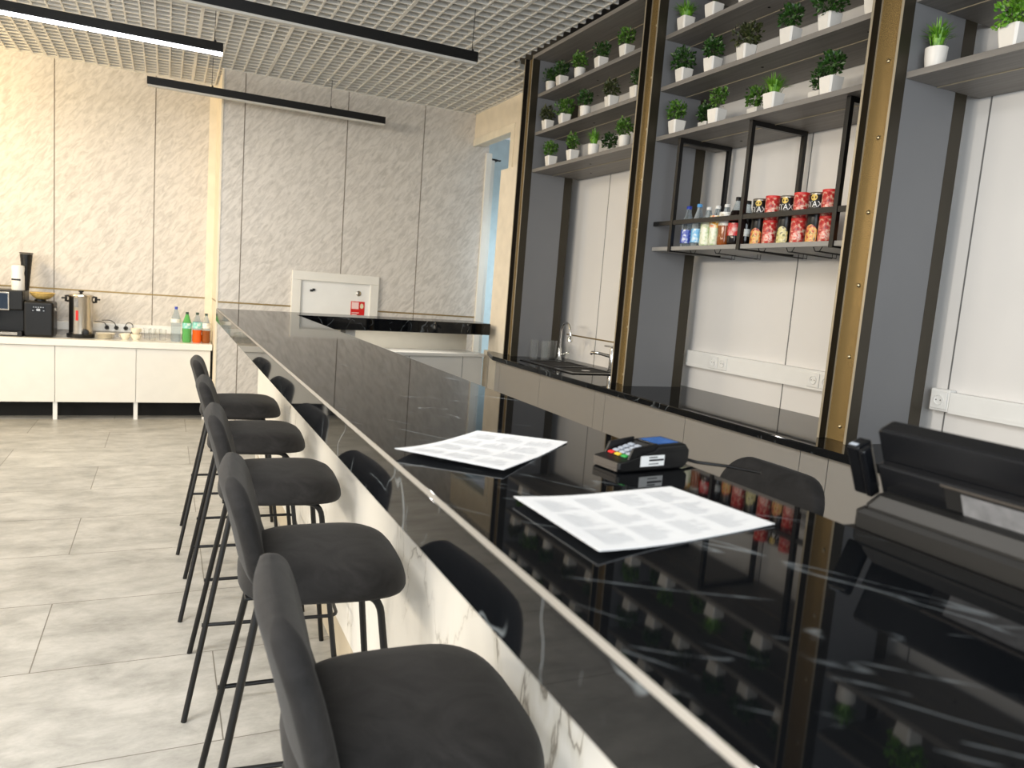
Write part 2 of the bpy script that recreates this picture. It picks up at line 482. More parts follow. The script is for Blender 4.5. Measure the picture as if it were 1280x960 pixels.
# ------------------------------------------------------------------ setting
CEIL = 3.22
DW = 7.41      # face of the projecting wall
RW = 8.15      # face of the recessed wall
STRIP = 1.16
struct(MB().box(-5.2, 4.2, -2.2, 9.2, -.1, 0).build('floor', M['floor']))

def paneled_wall(name, x0, x1, yf, yb, z0, z1, seams, strip=True):
    m = MB().box(x0, x1, yf, yb, z0, z1)
    m.mat(1)
    for s in seams: m.box(s - .0035, s + .0035, yf - .0015, yf + .002, z0, z1)
    if strip:
        m.mat(2); m.box(x0, x1, yf - .003, yf + .002, STRIP - .008, STRIP + .006)
    return struct(m.build(name, [M['wall_marble'], M['seam'], M['strip']]))

paneled_wall('wall_recess', -5.2, .433, RW, RW + .15, 0, CEIL + .1, [-.94 - .826 * 2, -.94 - .826, -.94, -.114], True)
paneled_wall('wall_back', .433, 3.02, DW, RW + .15, 0, CEIL + .1, [.622, 1.548, 2.31], True)
# cream reveal between the two wall planes, and the corner mouldings
m = MB().box(.427, .434, DW + .004, RW + .002, 0, CEIL)
m.mat(1).box(.425, .4272, DW + .004, RW, STRIP - .006, STRIP + .006)
struct(m.build('wall_return', [M['cream'], M['strip']]))
struct(MB().box(.36, .427, RW - .012, RW + .002, 0, CEIL).build('trim_1', M['cream_trim']))
struct(MB().box(.424, .44, DW - .006, DW + .02, 0, CEIL).build('trim_2', M['cream_trim']))
struct(MB().box(2.985, 3.05, DW - .03, DW + .01, 0, 2.86).build('trim_3', M['white'], bevel=.004))
# right hand wall: back bar stretch, stub, lintel over the opening
XW = 2.95
m = MB().box(XW, XW + .12, -2.2, 5.64, 0, CEIL + .1)
m.mat(1)
for s in (.20, 1.115, 2.025, 2.932, 3.89, 4.845): m.box(XW - .0015, XW + .002, s - .003, s + .003, 0, CEIL)
m.mat(2); m.box(XW - .003, XW + .002, 3.95, 5.3, STRIP - .012, STRIP - .002)
struct(m.build('wall_right', [M['white_wall'], M['wall_seam'], M['strip']]))
m = MB().box(2.85, 2.949, 5.64, 6.475, 0, CEIL + .1)
m.box(2.85, 2.97, 6.475, DW, 2.92, CEIL + .1)
struct(m.build('wall_lintel', M['cream']))
m = MB().box(2.838, 2.86, 6.40, 6.475, 0, 2.975).box(2.838, 2.86, 6.475, DW - .002, 2.905, 2.975)
struct(m.build('trim_4', M['cream_trim'], bevel=.003))
# the room glimpsed through the opening
struct(MB().box(4.0, 4.12, 5.6, 9.2, 0, CEIL).build('wall_far', M['blue_wall']))
struct(MB().box(3.02, 4.12, 8.3, 8.42, 0, CEIL).build('wall_side', M['blue_wall']))
d = struct(MB().box(3.06, 3.10, 7.42, 8.22, .01, 2.80).build('door_1', M['white'], bevel=.004))
MB().box(3.05, 3.14, 7.46, 7.62, 2.80, 2.825).box(3.12, 3.20, 7.50, 7.53, 2.815, 2.828).build('door_closer', M['black_metal'], d)

# open-cell grid ceiling
m = MB()
zb, zt = CEIL, CEIL + .045
x = -3.6
k = 0
while x < 2.93:
    w = .011 if k % 6 == 2 else .0055
    ymax = DW if x > .44 else RW
    if x > 2.43: m.box(x - w, x + w, 5.62, ymax, zb, zt)
    else: m.box(x - w, x + w, -.6, ymax, zb, zt)
    x += .1; k += 1
y = -.6; k = 0
while y < RW:
    w = .011 if k % 6 == 3 else .0055
    xmax = 2.85 if y > 5.62 else 2.44
    if y > DW - .02: xmax = .43
    m.box(-3.6, xmax, y - w, y + w, zb + .0006, zt - .0006)
    y += .1; k += 1
m.box(-3.6, .43, RW - .02, RW, zb - .002, zb + .02).box(.43, 2.85, DW - .02, DW, zb - .002, zb + .02).box(2.83, 2.85, 5.62, DW, zb - .002, zb + .02)
m.mat(1).box(-3.6, 2.95, -.6, RW, CEIL + .16, CEIL + .24)
struct(m.build('ceiling', [M['grid'], M['plenum']]))

# ------------------------------------------------------------------ linear lamps
def lamp(loc, label, lit, length=2.0, group=None, cords=(-.05, -1.95)):
    t = thing('linear_lamp', label, 'lamp', loc, 0, group)
    MB().box(-length, 0, -.027, .027, .010, .072).build('housing', M['black_metal'], t, bevel=.002)
    d = MB().box(-length + .004, -.004, -.023, .023, -.004, .012).build('diffuser', M['lit'] if lit else M['unlit'], t, bevel=.003)
    if lit: d['label'] = 'glowing white diffuser'
    for px in cords:
        c = MB().tube([(px, 0, .07), (px - .005, 0, .09), (px, 0, CEIL - loc[2] + .01)], .0022, 6).build('cord', M['black_metal'], t, smooth=40)
        MB().lathe([(.008, .07), (.008, .085), (.003, .09)], 10, (px, 0)).build('cord_grip', M['black_metal'], c)
    return t
ZL = H + 1.448
G = 'black linear pendant lamps'
lamp((.327, 5.732, ZL), 'glowing black linear pendant lamp over the sideboard side', True, group=G)
lamp((1.79, 4.716, ZL - .018), 'unlit black linear lamp nearest the plant shelves, higher in view', False, group=G, cords=(-1.97, -.03))
lamp((1.832, 7.123, ZL), 'unlit black linear lamp hanging just before the marbled wall', False, group=G, cords=(-1.5, -.5))
lamp((-2.3, 4.4, ZL), 'added lit black linear lamp above the aisle, left of view', True, group=G)  # lamp added outside the view for its light
lamp((-.9, 2.2, ZL), 'added lit black linear lamp, out of view above the aisle behind the stools', True, group=G)  # another unseen lamp, added to light the aisle and stools

# ------------------------------------------------------------------ bar counter
BT = H - .274
Lx, Rx = .323, .833
E0, E1, YF = -.9, 5.97, 5.45
bar = thing('bar_counter', 'long black marble topped bar with a white veined front', 'bar counter', (Lx, 2.5, 0))
def W(o, root):   # author in world space, keep the thing's own base as parent
    o.location = -Vector(root.location); o.parent = root; return o
poly = [(Lx, E0), (Rx, E0), (Rx, 5.32), (2.40, 5.585), (2.40, 5.96), (Lx, 5.61)]
FH = .091
W(MB().prism(poly, BT - FH, BT).build('worktop', M['black_marble'], bevel=.0058, seg=1), bar)
tr = MB()
tr.loft([[Vector((Lx + .003, y_, BT - .0062)), Vector((Lx - .0004, y_, BT - .0046)), Vector((Lx + .0046, y_, BT + .0003)), Vector((Lx + .0062, y_, BT - .003))] for y_ in (E0, 5.61)])
W(tr.build('edge_glint', M['glint_grey']), bar)  # pale strip imitating the bright reflection along the stone chamfer
W(MB().prism([(.62, E0), (.78, E0), (.78, 5.62), (.62, 5.60)], .165, BT - FH - .001).build('front_panel', M['white_marble']), bar)
W(MB().prism([(.635, E0), (.78, E0), (.78, 5.62), (.635, 5.60)], .0, .165).build('plinth', M['plinth']), bar)
SK = Matrix.Translation((.80, 5.44, 0)) @ Matrix.Rotation(math.atan2(.265, 1.567), 4, 'Z') @ Matrix.Translation((-.80, -5.44, 0))
W(MB().box(.81, 2.39, 5.66, 5.70, .94, BT - FH - .001, SK).build('back_panel', M['beige']), bar)
W(MB().box(.81, 2.39, 5.36, 5.66, .912, .938, SK).build('lower_worktop', M['white'], bevel=.003), bar)
m = MB().box(.81, 2.39, 5.385, 5.66, .08, .910, SK)
m.mat(1)
for sx in (1.2, 1.72, 2.2): m.box(sx - .002, sx + .002, 5.3835, 5.386, .08, .91, SK)
W(m.build('lower_cabinet', [M['white'], M['wall_seam']]), bar)
W(MB().box(1.225, 1.30, 5.46, 5.56, .939, BT - FH - .001, SK).build('support_post', M['white']), bar)
W(MB().prism([(.62, 5.6015), (.80, 5.623), (.80, 5.655), (.62, 5.635)], 0, BT - FH - .001).build('end_panel', M['white_marble']), bar)
W(MB().box(.834, 1.13, .30, .69, BT - .028, BT - .002).build('side_shelf', M['black_plastic']), bar)
W(MB().box(.782, .832, .36, .64, BT - .14, BT - FH - .001).box(.782, .86, .36, .64, BT - .14, BT - .1).box(.845, .87, .36, .64, BT - .14, BT - .03).build('shelf_bracket', M['black_metal']), bar)

# ------------------------------------------------------------------ back bar
BZ = .96
FX = 2.275
bb = thing('back_bar', 'grey shelving back bar with bronze beams and black counter', 'back bar', (2.6, 2.9, 0))
poly = [(FX, -.6), (XW - .002, -.6), (XW - .002, 5.62), (2.40, 5.62), (FX, 5.22)]
TH = .032
W(MB().prism(poly, BZ - TH, BZ).build('worktop', M['black_marble'], bevel=.004), bb)
seams = [.8, 1.45, 2.011, 2.15, 2.883, 3.617, 3.732, 4.45, 5.12]
edges = [-.58] + seams + [5.205]
for a, b in zip(edges, edges[1:]):
    W(MB().box(2.30, 2.32, a + .002, b - .002, .1, BZ - TH - .002).build('front_panel', M['front_panel']), bb)
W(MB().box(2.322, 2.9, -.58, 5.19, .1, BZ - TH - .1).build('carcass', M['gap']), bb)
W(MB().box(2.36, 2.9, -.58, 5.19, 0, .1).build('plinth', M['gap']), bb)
SH = [2.393, 2.666, 2.945]   # shelf tops
XC, XP = 2.454, 2.514         # beam face, panel face
beams = [.44, 2.075, 3.676, 5.28]
for i, y0 in enumerate(beams):
    w = .143
    # channel: two flanges and a speckled web between them
    c = W(MB().box(XC, XP - .0002, y0, y0 + .009, BZ + .0005, CEIL - .001).build('beam_flange', M['dark_metal']), bb)
    W(MB().box(XC, XP - .0002, y0 + w - .009, y0 + w, BZ + .0005, CEIL - .001).build('beam_flange', M['black_metal']), bb)
    W(MB().box(XC - .0012, XC + .0008, y0 - .0005, y0 + .0095, BZ + .001, CEIL - .002).box(XC - .0012, XC + .0008, y0 + w - .0095, y0 + w + .0005, BZ + .001, CEIL - .002).build('beam_edge', M['edge_metal']), bb)
    W(MB().box(XC + .036, XC + .0425, y0 + w - .0115, y0 + w - .0088, BZ + .001, CEIL - .002).build('beam_edge', M['edge_metal']), bb)
    wb = W(MB().box(XC + .042, XC + .05, y0 + .009, y0 + w - .009, BZ + .0005, CEIL - .001).build('beam_web', M['gold']), bb)
    wl = Vector(bb.location)
    for k in range(8):
        zz = 1.02 + k * .285
        mtx = Matrix.Translation((XC + .042, y0 + w * .5, zz)) @ Matrix.Rotation(R(-90), 4, 'Y')
        mm = MB()
        rings = [[mtx @ Vector((rr * math.cos(2 * PI * j / 10), rr * math.sin(2 * PI * j / 10), h)) for j in range(10)] for rr, h in ((.0085, 0), (.0085, .003), (.006, .006), (.002, .0075))]
        mm.loft(rings)
        o = mm.build('bolt', M['bolt'], smooth=50); o.parent = wb
    # grey side cheeks either side of the beam
    W(MB().box(XP, 2.80, y0, y0 + .02, BZ + .0005, CEIL - .001).build('side_panel', M['grey_panel']), bb)
    W(MB().box(XP, 2.80, y0 + w - .02, y0 + w, BZ + .0005, CEIL - .001).build('side_panel', M['grey_panel']), bb)
    W(MB().box(2.80, 2.87, y0 - .001, y0 + w + .001, BZ + .0005, CEIL - .001).build('rear_post', M['dark_metal']), bb)
for i in range(3):
    ya, yb = beams[i] + .143, beams[i + 1]
    for zt in SH:
        s = W(MB().box(XP, XW - .003, ya + .0005, yb - .0005, zt - .024, zt).build('shelf', M['grey_shelf'], bevel=.0015), bb)
        o = MB().box(2.690, 2.694, ya + .08, yb - .001, zt - .0275, zt - .0238).build('shelf_groove', M['edge_metal']); o.parent = s
        for (px, py) in ((2.63, ya + .16), (2.63, (ya + yb) / 2 + .05), (2.83, ya + .3), (2.83, yb - .35)):
            o = MB().lathe([(.007, zt - .0253), (.007, zt - .0236)], 10, (px, py)).build('cable_hole', M['gap']); o.parent = s
    s = W(MB().box(XC + .002, XW - .003, ya + .0005, yb - .0005, CEIL - .03, CEIL - .004).build('top_board', M['grey_shelf']), bb)
    o = MB().box(2.690, 2.694, ya + .08, yb - .001, CEIL - .034, CEIL - .0298).build('shelf_groove', M['edge_metal']); o.parent = s
# cream end wall beside the first beam
struct(MB().box(XC + .002, 2.849, 5.425, 5.74, BZ + .0005, 2.43).box(2.42, 2.849, 5.64, 5.74, 0, BZ + .0005).box(2.33, 2.849, 5.212, 5.235, 0, BZ - TH - .002).box(2.42, 2.849, 5.235, 5.615, 0, BZ - TH - .002).build('wall_end', M['cream']))

# ---------------- cage rack under the lowest middle shelf
XA, XB = 2.56, 2.90
zc0, zc1 = 1.749, SH[0] - .0245
rack = thing('hanging_rack', 'black square-tube rack hung under the middle shelves', 'rack', (2.73, 2.94, zc0))
fb = .011
for y in (3.50, 2.94, 2.365):
    m = MB().box(XA - fb, XA + fb, y - fb, y + fb, zc0, zc1).box(XB - fb, XB + fb, y - fb, y + fb, zc0, zc1)
    m.box(XA + fb, XB - fb, y - fb, y + fb, zc1 - .024, zc1).box(XA + fb, XB - fb, y - fb, y + fb, zc0, zc0 + .0065)
    W(m.build('frame', M['black_metal']), rack)
for (a, b) in ((2.376, 2.929), (2.951, 3.489), (3.511, 3.673), (2.222, 2.354)):
    W(MB().box(XA - .008, XA + .008, a, b, 1.897, 1.921).build('rail', M['black_metal']), rack)
W(MB().box(XA - .002, XB - .012, 2.222, 3.673, zc0 + .007, zc0 + .029).build('shelf_board', M['rack_board'], bevel=.001), rack)
RZ = zc0 + .0293
for y in (3.32, 3.12, 2.80, 2.62, 2.46, 2.28):   # wire stemware hangers below the board
    m = MB()
    p = [(XA + .02, y - .035, zc0 + .022), (XA + .02, y - .012, zc0 - .012), (XA + .02, y + .012, zc0 - .012), (XA + .02, y + .035, zc0 + .022)]
    m.tube(p, .002, 6)
    for s in (-.012, .012):
        m.tube([(XA + .02, y + s, zc0 - .012), (XB - .04, y + s, zc0 - .018), (XB - .04, y + s, zc0 + .022)], .002, 6)
    W(m.build('glass_hanger', M['black_metal'], smooth=50), rack)

# ------------------------------------------------------------------ goods on the rack
def curved_patch(rad, a0, a1, z0, z1, n=10, curve=0):
    m = MB(); lo = []; hi = []
    for i in range(n + 1):
        t = i / n; a = a0 + (a1 - a0) * t
        dz = curve * (2 * t - 1) ** 2
        lo.append(Vector((rad * math.cos(a), rad * math.sin(a), z0))); hi.append(Vector((rad * math.cos(a), rad * math.sin(a), z1 - dz)))
    m.loft([lo, hi], False, False, closed=False)
    return m

FACE = R(210)
STAXV, STAXF = text_faces('STAX', .034)
def tall_can(name, label, loc, pic, group, spin=0):
    t = thing(name, label, 'crisp tube', loc, 0, group)
    MB().lathe([(.034, 0), (.0365, .003), (.0365, .214), (.0355, .217)], 28).build('tube', M['can_black'], t, smooth=40)
    MB().lathe([(.0375, .214), (.0375, .222), (.036, .224), (.033, .2225), (.0, .222)], 28, cap1=False).build('lid', M['can_rim'], t, smooth=40)
    a = FACE + spin
    curved_patch(.0368, a - .8, a + .8, .004, .082, 14, .024).build('picture', pic, t, smooth=60)
    m = MB()
    n = 20
    for k in range(n):
        b0, b1 = 2 * PI * k / n, 2 * PI * (k + 1) / n
        pts = [(0, 0), (.015 * math.cos(b0), .021 * math.sin(b0)), (.015 * math.cos(b1), .021 * math.sin(b1))]
        m.add([Vector((.0369 * math.cos(a + p[0] / .0369), .0369 * math.sin(a + p[0] / .0369), .201 + p[1] * .7)) for p in pts], [(0, 1, 2)])
    m.build('roundel', M['sun_logo'], t)
    m = MB()
    m.add([Vector((.0372 * math.cos(a + p.x / .0372), .0372 * math.sin(a + p.x / .0372), 0.170 + p.y * 1.1)) for p in STAXV], STAXF)
    m.build('lettering', M['text_white'], t)
    return t
def red_tin(label, loc, group, n):
    t = thing('snack_tin', label, 'snack tin', loc, 0, group)
    MB().lathe([(.034, 0), (.0355, .002), (.0355, .113), (.034, .115)], 26).build('body', M['tin_red'], t, smooth=40)
    MB().lathe([(.0364, .103), (.0364, .1145), (.034, .1155), (.0, .1155)], 26, cap1=False).build('lid', M['red'], t, smooth=40)
    curved_patch(.0357, FACE - .7, FACE + .7, .018, .05, 10, .01).build('print', M['tin_print'], t, smooth=60)
    return t
XG = 2.615
GC, GT, GB = 'black crisp tubes on the hanging rack', 'red snack tins on the hanging rack', 'drink bottles on the hanging rack'
spots = [(2.915, 'black crisp tube leftmost on the rack, beside the middle post', M['chips']),
         (2.735, 'black crisp tube second from the left, between two red tin stacks', M['chips_pale']),
         (2.555, 'black crisp tube just left of the last front red tins', M['chips']),
         (2.325, 'black crisp tube right of the rack\'s right hand post', M['chips'])]
for i, (y, lab, pc) in enumerate(spots):
    tall_can('crisp_tube', lab, (XG + .03, y, RZ), pc, GC, -.12 * i)
for i, (y, w) in enumerate(((2.826, 'leftmost'), (2.645, 'middle'), (2.48, 'right'))):
    red_tin('red printed snack tin, lower one of the %s stack on the rack' % w, (XG + .025, y, RZ), GT, i)
    red_tin('red printed snack tin, upper one of the %s stack on the rack' % w, (XG + .025, y, RZ + .1158), GT, i)
red_tin('red printed snack tin squeezed behind the beam at rack end', (XG + .03, 2.259, RZ), GT, 3)

def bottle(name, label, loc, h, rad, liquid, cap, lab, group=None, cat='bottle', cap_r=.0145, lab_z=(.22, .5), neck=.72, body_mat=None, fill=None):
    t = thing(name, label, cat, loc, 0, group)
    pr = [(rad * .86, 0), (rad, .012 * h / .2), (rad, h * .2), (rad * .95, h * .3), (rad, h * .42), (rad, h * (neck - .12)), (rad * .72, h * neck), (rad * .42, h * (neck + .14)), (cap_r * .9, h * .93)]
    MB().lathe(pr, 20).build('body', body_mat or M['pet'], t, smooth=60)
    if liquid:
        z1 = fill if fill else .8
        ins = [(a + .0006, b + .0004) for a, b in pr if b < h * z1]
        MB().lathe(ins, 20).build('drink', liquid, t, smooth=60)
    MB().lathe([(cap_r, h * .925), (cap_r, h * .99), (cap_r * .9, h)], 16).build('cap', cap, t, smooth=40)
    if lab:
        MB().lathe([(rad * 1.035, h * lab_z[0]), (rad * 1.035, h * lab_z[1])], 20, cap0=False, cap1=False).build('label', lab, t, smooth=60)
    return t
bl = [(3.455, .205, .029, None, M['blue_cap'], M['label_blue'], 'clear water bottle with a dark blue cap, leftmost on the rack', (.1, .42)),
      (3.365, .21, .029, None, M['sky_cap'], M['label_sky'], 'clear water bottle with a sky blue cap on the rack', (.1, .42)),
      (3.283, .19, .032, M['label_green'], M['white_plastic'], M['label_green'], 'pale green juice bottle with white cap beside sky capped water', (.05, .72)),
      (3.212, .192, .031, M['label_green'], M['white_plastic'], M['label_citrus'], 'white capped juice bottle with a red fruit print', (.45, .75)),
      (3.14, .195, .032, M['brown'], M['white_plastic'], M['label_white'], 'white capped bottle with a white shoulder and dark drink', (.48, .8)),
      (3.06, .222, .034, M['cola'], M['black_plastic'], M['label_red'], 'dark cola bottle with a red label and black cap', (.2, .46)),
      (2.985, .20, .03, M['cola'], M['black_plastic'], M['label_white'], 'dark soda bottle half hidden by the middle rack post', (.2, .36))]
for y, h, rad, liq, cap, lab, text, lz in bl:
    bottle('drink_bottle', text, (XG + .015, y, RZ), h * 1.1, rad * 1.12, liq, cap, lab, GB, lab_z=lz)
t = thing('drink_can', 'small navy can just right of the middle rack post', 'can', (XG, 2.985 - .085 + .09, RZ), 0)
t.location.x = 2.70; t.location.y = 3.03 - .05
MB().lathe([(.023, 0), (.0265, .006), (.0265, .115), (.022, .122)], 20).build('body', M['can_blue'], t, smooth=40)
MB().lathe([(.0225, .121), (.0225, .125), (.02, .123), (0, .123)], 20, cap1=False).build('lid', M['can_rim'], t, smooth=40)

# ------------------------------------------------------------------ sockets and trunking on the back bar wall
def socket(root, y, z, x=XW - .045):
    so = MB().box(x - .006, x, y - .036, y + .036, z - .036, z + .036).build('socket', M['white_plastic'], bevel=.004)
    so.parent = root; so.location = -Vector(root.location)
    m = MB()
    mtx = Matrix.Translation((x - .0061, y, z)) @ Matrix.Rotation(R(-90), 4, 'Y')
    def ring(rr, h): return [mtx @ Vector((rr * math.cos(2 * PI * j / 18), rr * math.sin(2 * PI * j / 18), h)) for j in range(18)]
    m.loft([ring(.0215, 0), ring(.0215, .004), ring(.018, .004), ring(.0175, .0005)], False, True)
    f_ = m.build('socket_face', M['white_plastic'], smooth=30); f_.parent = so
    m = MB()
    for s in (-.0095, .0095):
        mt = mtx @ Matrix.Translation((0, s, .0006))
        m.loft([[mt @ Vector((.003 * math.cos(2 * PI * j / 8), .003 * math.sin(2 * PI * j / 8), h)) for j in range(8)] for h in (0, .0005)])
    g = m.build('pin_holes', M['grey_plastic']); g.parent = so
def trunk(label, y0, y1, z0, z1, socks):
    t = thing('cable_trunking', label, 'cable trunking', (XW - .02, (y0 + y1) / 2, z0))
    m = MB().box(XW - .045, XW - .0025, y0, y1, z0, z1)
    for dz in (.012, .016, .074, .078):
        m.box(XW - .0462, XW - .044, y0 + .001, y1 - .001, z0 + dz, z0 + dz + .0022)
    W(m.build('channel', M['white_plastic']), t)
    for y in socks: socket(t, y, (z0 + z1) / 2)
    return t
trunk('white socket trunking on the wall of the middle bay', 2.30, 3.70, 1.095, 1.19, (3.44, 3.36, 2.69, 2.61))
t = trunk('white socket trunking in the right hand bay behind the screen', .62, 1.983, 1.105, 1.19, ())
t2 = thing('wall_socket', 'single white wall socket at the left end of right bay trunking', 'socket', (XW - .02, 2.03, 1.10))
W(MB().box(XW - .043, XW - .0025, 1.986, 2.070, 1.107, 1.199).build('back_box', M['white_plastic'], bevel=.005), t2)
socket(t2, 2.028, 1.153, XW - .0432)

# ------------------------------------------------------------------ sink, taps, tumblers in the far bay
sk = thing('sink', 'black inset sink in the far bay worktop', 'sink', (2.63, 4.62, BZ))
m = MB()
x0, x1, y0, y1, zz = 2.40, 2.82, 4.20, 5.00, BZ + .006
m.box(x0, x1, y0, y0 + .05, BZ + .0005, zz).box(x0, x1, y1 - .05, y1, BZ + .0005, zz).box(x0, x0 + .05, y0 + .05, y1 - .05, BZ + .0005, zz).box(x1 - .05, x1, y0 + .05, y1 - .05, BZ + .0005, zz)
m.box(x0 + .05, x1 - .05, 4.57, 4.60, BZ + .0005, zz)
W(m.build('rim', M['sink'], bevel=.002), sk)
W(MB().box(x0 + .05, x1 - .05, y0 + .05, 4.57, BZ + .0006, BZ + .0012).build('bowl', M['gap']), sk)
W(MB().box(x0 + .05, x1 - .05, 4.60, y1 - .05, BZ + .0006, BZ + .0012).build('drainer', M['gap']), sk)
W(MB().lathe([(.03, BZ + .0012), (.03, BZ + .003), (.01, BZ + .002)], 16, (2.62, 4.4)).build('drain', M['chrome'], smooth=40), sk)
t = thing('gooseneck_tap', 'tall chrome gooseneck tap at the far end of sink', 'tap', (2.76, 5.05, BZ + .0005))
MB().lathe([(.024, 0), (.024, .012), (.015, .02), (.015, .09), (.010, .10)], 16).build('base', M['chrome'], t, smooth=40)
arc = [(0, 0, .09), (0, 0, .22)] + [(.0, -.075 + .075 * math.cos(a), .22 + .075 * math.sin(a)) for a in [PI * i / 12 for i in range(1, 12)]] + [(0, -.15, .20)]
MB().tube(arc, .009, 10).build('spout', M['chrome'], t, smooth=60)
MB().lathe([(.010, .205), (.020, .19), (.022, .165), (.014, .16)], 14, (0, -.15)).build('nozzle', M['chrome'], t, smooth=40)
MB().tube([(0, 0, .05), (.03, -.03, .055), (.05, -.06, .075)], [.007, .006, .004], 8).build('lever', M['chrome'], t, smooth=50)
t = thing('mixer_tap', 'chrome mixer tap half hidden by the bronze beam', 'tap', (2.80, 4.36, BZ + .0065))
MB().lathe([(.027, 0), (.027, .012), (.022, .016), (.022, .15), (.018, .16)], 16).build('body', M['chrome'], t, smooth=40)
MB().tube([(0, 0, .10), (-.05, .10, .115), (-.07, .16, .112), (-.072, .168, .10)], [.012, .011, .011, .010], 10).build('spout', M['chrome'], t, smooth=50)
MB().box(-.02, .02, -.012, .09, .163, .176).build('lever', M['chrome'], t, bevel=.004)
GG = 'tumblers by the sink'
proto = None
for i, (px, py, lab) in enumerate(((2.60, 5.17, 'clear tumbler leftmost by the sink'), (2.68, 5.13, 'clear tumbler second from left by the sink'), (2.78, 5.2, 'clear tumbler behind the others by the sink'), (2.64, 5.06, 'clear tumbler nearest the gooseneck tap'))):
    if proto is None:
        proto = thing('tumbler', lab, 'glass', (px, py, BZ + .0005), 0, GG)
        MB().lathe([(.028, 0), (.034, .14), (.0325, .14), (.027, .008), (0, .008)], 20, cap1=False).build('vessel', M['glass'], proto, smooth=40)
        MB().lathe([(.0345, .137), (.0345, .1405), (.032, .1405), (.032, .137)], 20, cap0=False, cap1=False).build('rim', M['glass'], proto, smooth=40)
    else:
        copy_thing(proto, (px, py, BZ + .0005), label=lab)

# ------------------------------------------------------------------ potted plants
def square_pot(w, h):
    rings = []
    for s, z in ((.74, 0), (.84, h * .3), (.95, h * .7), (1, h), (.9, h), (.88, h * .86)):
        q = w * s / 2; e = q * .8
        rings.append([Vector(p + (z,)) for p in ((-q, -e), (-e, -q), (e, -q), (q, -e), (q, e), (e, q), (-e, q), (-q, e))])
    return MB().loft(rings, True, False)
def round_pot(w, h):
    q = w / 2
    return MB().lathe([(q * .7, 0), (q * .82, h * .1), (q * .95, h * .55), (q, h), (q * .9, h), (q * .88, h * .86)], 24, cap1=False)
def bush(seed, rad, ht, n, leaf, cz):
    g = random.Random(seed); m = MB()
    lobes = [(Vector((g.uniform(-.45, .45) * rad, g.uniform(-.45, .45) * rad, cz + g.uniform(.25, .8) * ht)), g.uniform(.45, .75)) for _ in range(6)]
    for i in range(n):
        c, s = lobes[i % 6]
        d = Vector((g.gauss(0, 1), g.gauss(0, 1), g.gauss(0, 1))).normalized()
        p = c + d * rad * s * g.uniform(.55, 1)
        if p.z < cz: p.z = cz + g.uniform(0, .02)
        ax = (d + Vector((g.uniform(-.6, .6), g.uniform(-.6, .6), g.uniform(-.1, .8)))).normalized()
        sd = ax.cross(Vector((g.uniform(-1, 1), g.uniform(-1, 1), g.uniform(-1, 1)))).normalized()
        up = ax.cross(sd)
        l = leaf * g.uniform(.7, 1.25); w = l * .34
        m.add([p, p + ax * l * .5 + sd * w + up * l * .08, p + ax * l, p + ax * l * .5 - sd * w + up * l * .08], [(0, 1, 2), (0, 2, 3)])
    return m
def bush_stems(seed, rad, ht, cz):
    g = random.Random(seed); m = MB()
    for _ in range(6):
        e = (g.uniform(-.6, .6) * rad, g.uniform(-.6, .6) * rad, cz + g.uniform(.5, .85) * ht)
        m.tube([(e[0] * .15, e[1] * .15, cz - .012), (e[0] * .5, e[1] * .5, cz + ht * .3), e], .0013, 5)
    return m
def grass(seed, rad, ht, n, cz):
    g = random.Random(seed); m = MB()
    for i in range(n):
        a = g.uniform(0, 2 * PI); o = Vector((math.cos(a), math.sin(a), 0)); s = Vector((-o.y, o.x, 0))
        b = o * g.uniform(0, rad * .3) + Vector((0, 0, cz - .012)); h = ht * g.uniform(.55, 1.05); out = rad * g.uniform(.15, 1.1)
        w = .0035
        p1 = b + o * out * .3 + Vector((0, 0, h * .55)); p2 = b + o * out + Vector((0, 0, h * (1 - .35 * out / rad)))
        m.add([b - s * w * .6, b + s * w * .6, p1 + s * w, p1 - s * w, p2], [(0, 1, 2, 3), (3, 2, 4)])
    return m

PW, PH = .078, .078
protos = {}
def plant_proto(kind, var, leafm):
    key = (kind, var, leafm)
    if key in protos: return protos[key], False
    t = thing('potted_plant', 'x', 'potted plant', (0, 0, 0))
    (square_pot if kind[0] == 's' else round_pot)(PW, PH).build('pot', M['pot'], t, smooth=35)
    q = PW * .43
    if kind[0] == 's': MB().box(-q * .9, q * .9, -q * .9, q * .9, PH * .8, PH * .87).build('soil', M['soil'], t)
    else: MB().lathe([(q, PH * .8), (q, PH * .87)], 18).build('soil', M['soil'], t)
    sd = hash(var) % 97 if not isinstance(var, int) else var * 13 + 5
    if kind[1] == 'b':
        MBb = bush(sd, .060, .088, 270, .021, PH + .004); st = bush_stems(sd, .056, .085, PH)
    elif kind[1] == 'w':
        MBb = bush(sd, .082, .082, 330, .022, PH + .002); st = bush_stems(sd, .08, .1, PH)
    elif kind[1] == 't':
        MBb = bush(sd, .05, .115, 260, .018, PH + .004); st = bush_stems(sd, .05, .115, PH)
    else:
        MBb = grass(sd, .058 if kind[0] == 'r' else .078, .135 if kind[0] == 'r' else .12, 150, PH); st = None
    fo = MBb.build('foliage', M[leafm], t)
    if st: st.build('stem', M['stem'], fo)
    protos[key] = t
    return t, True

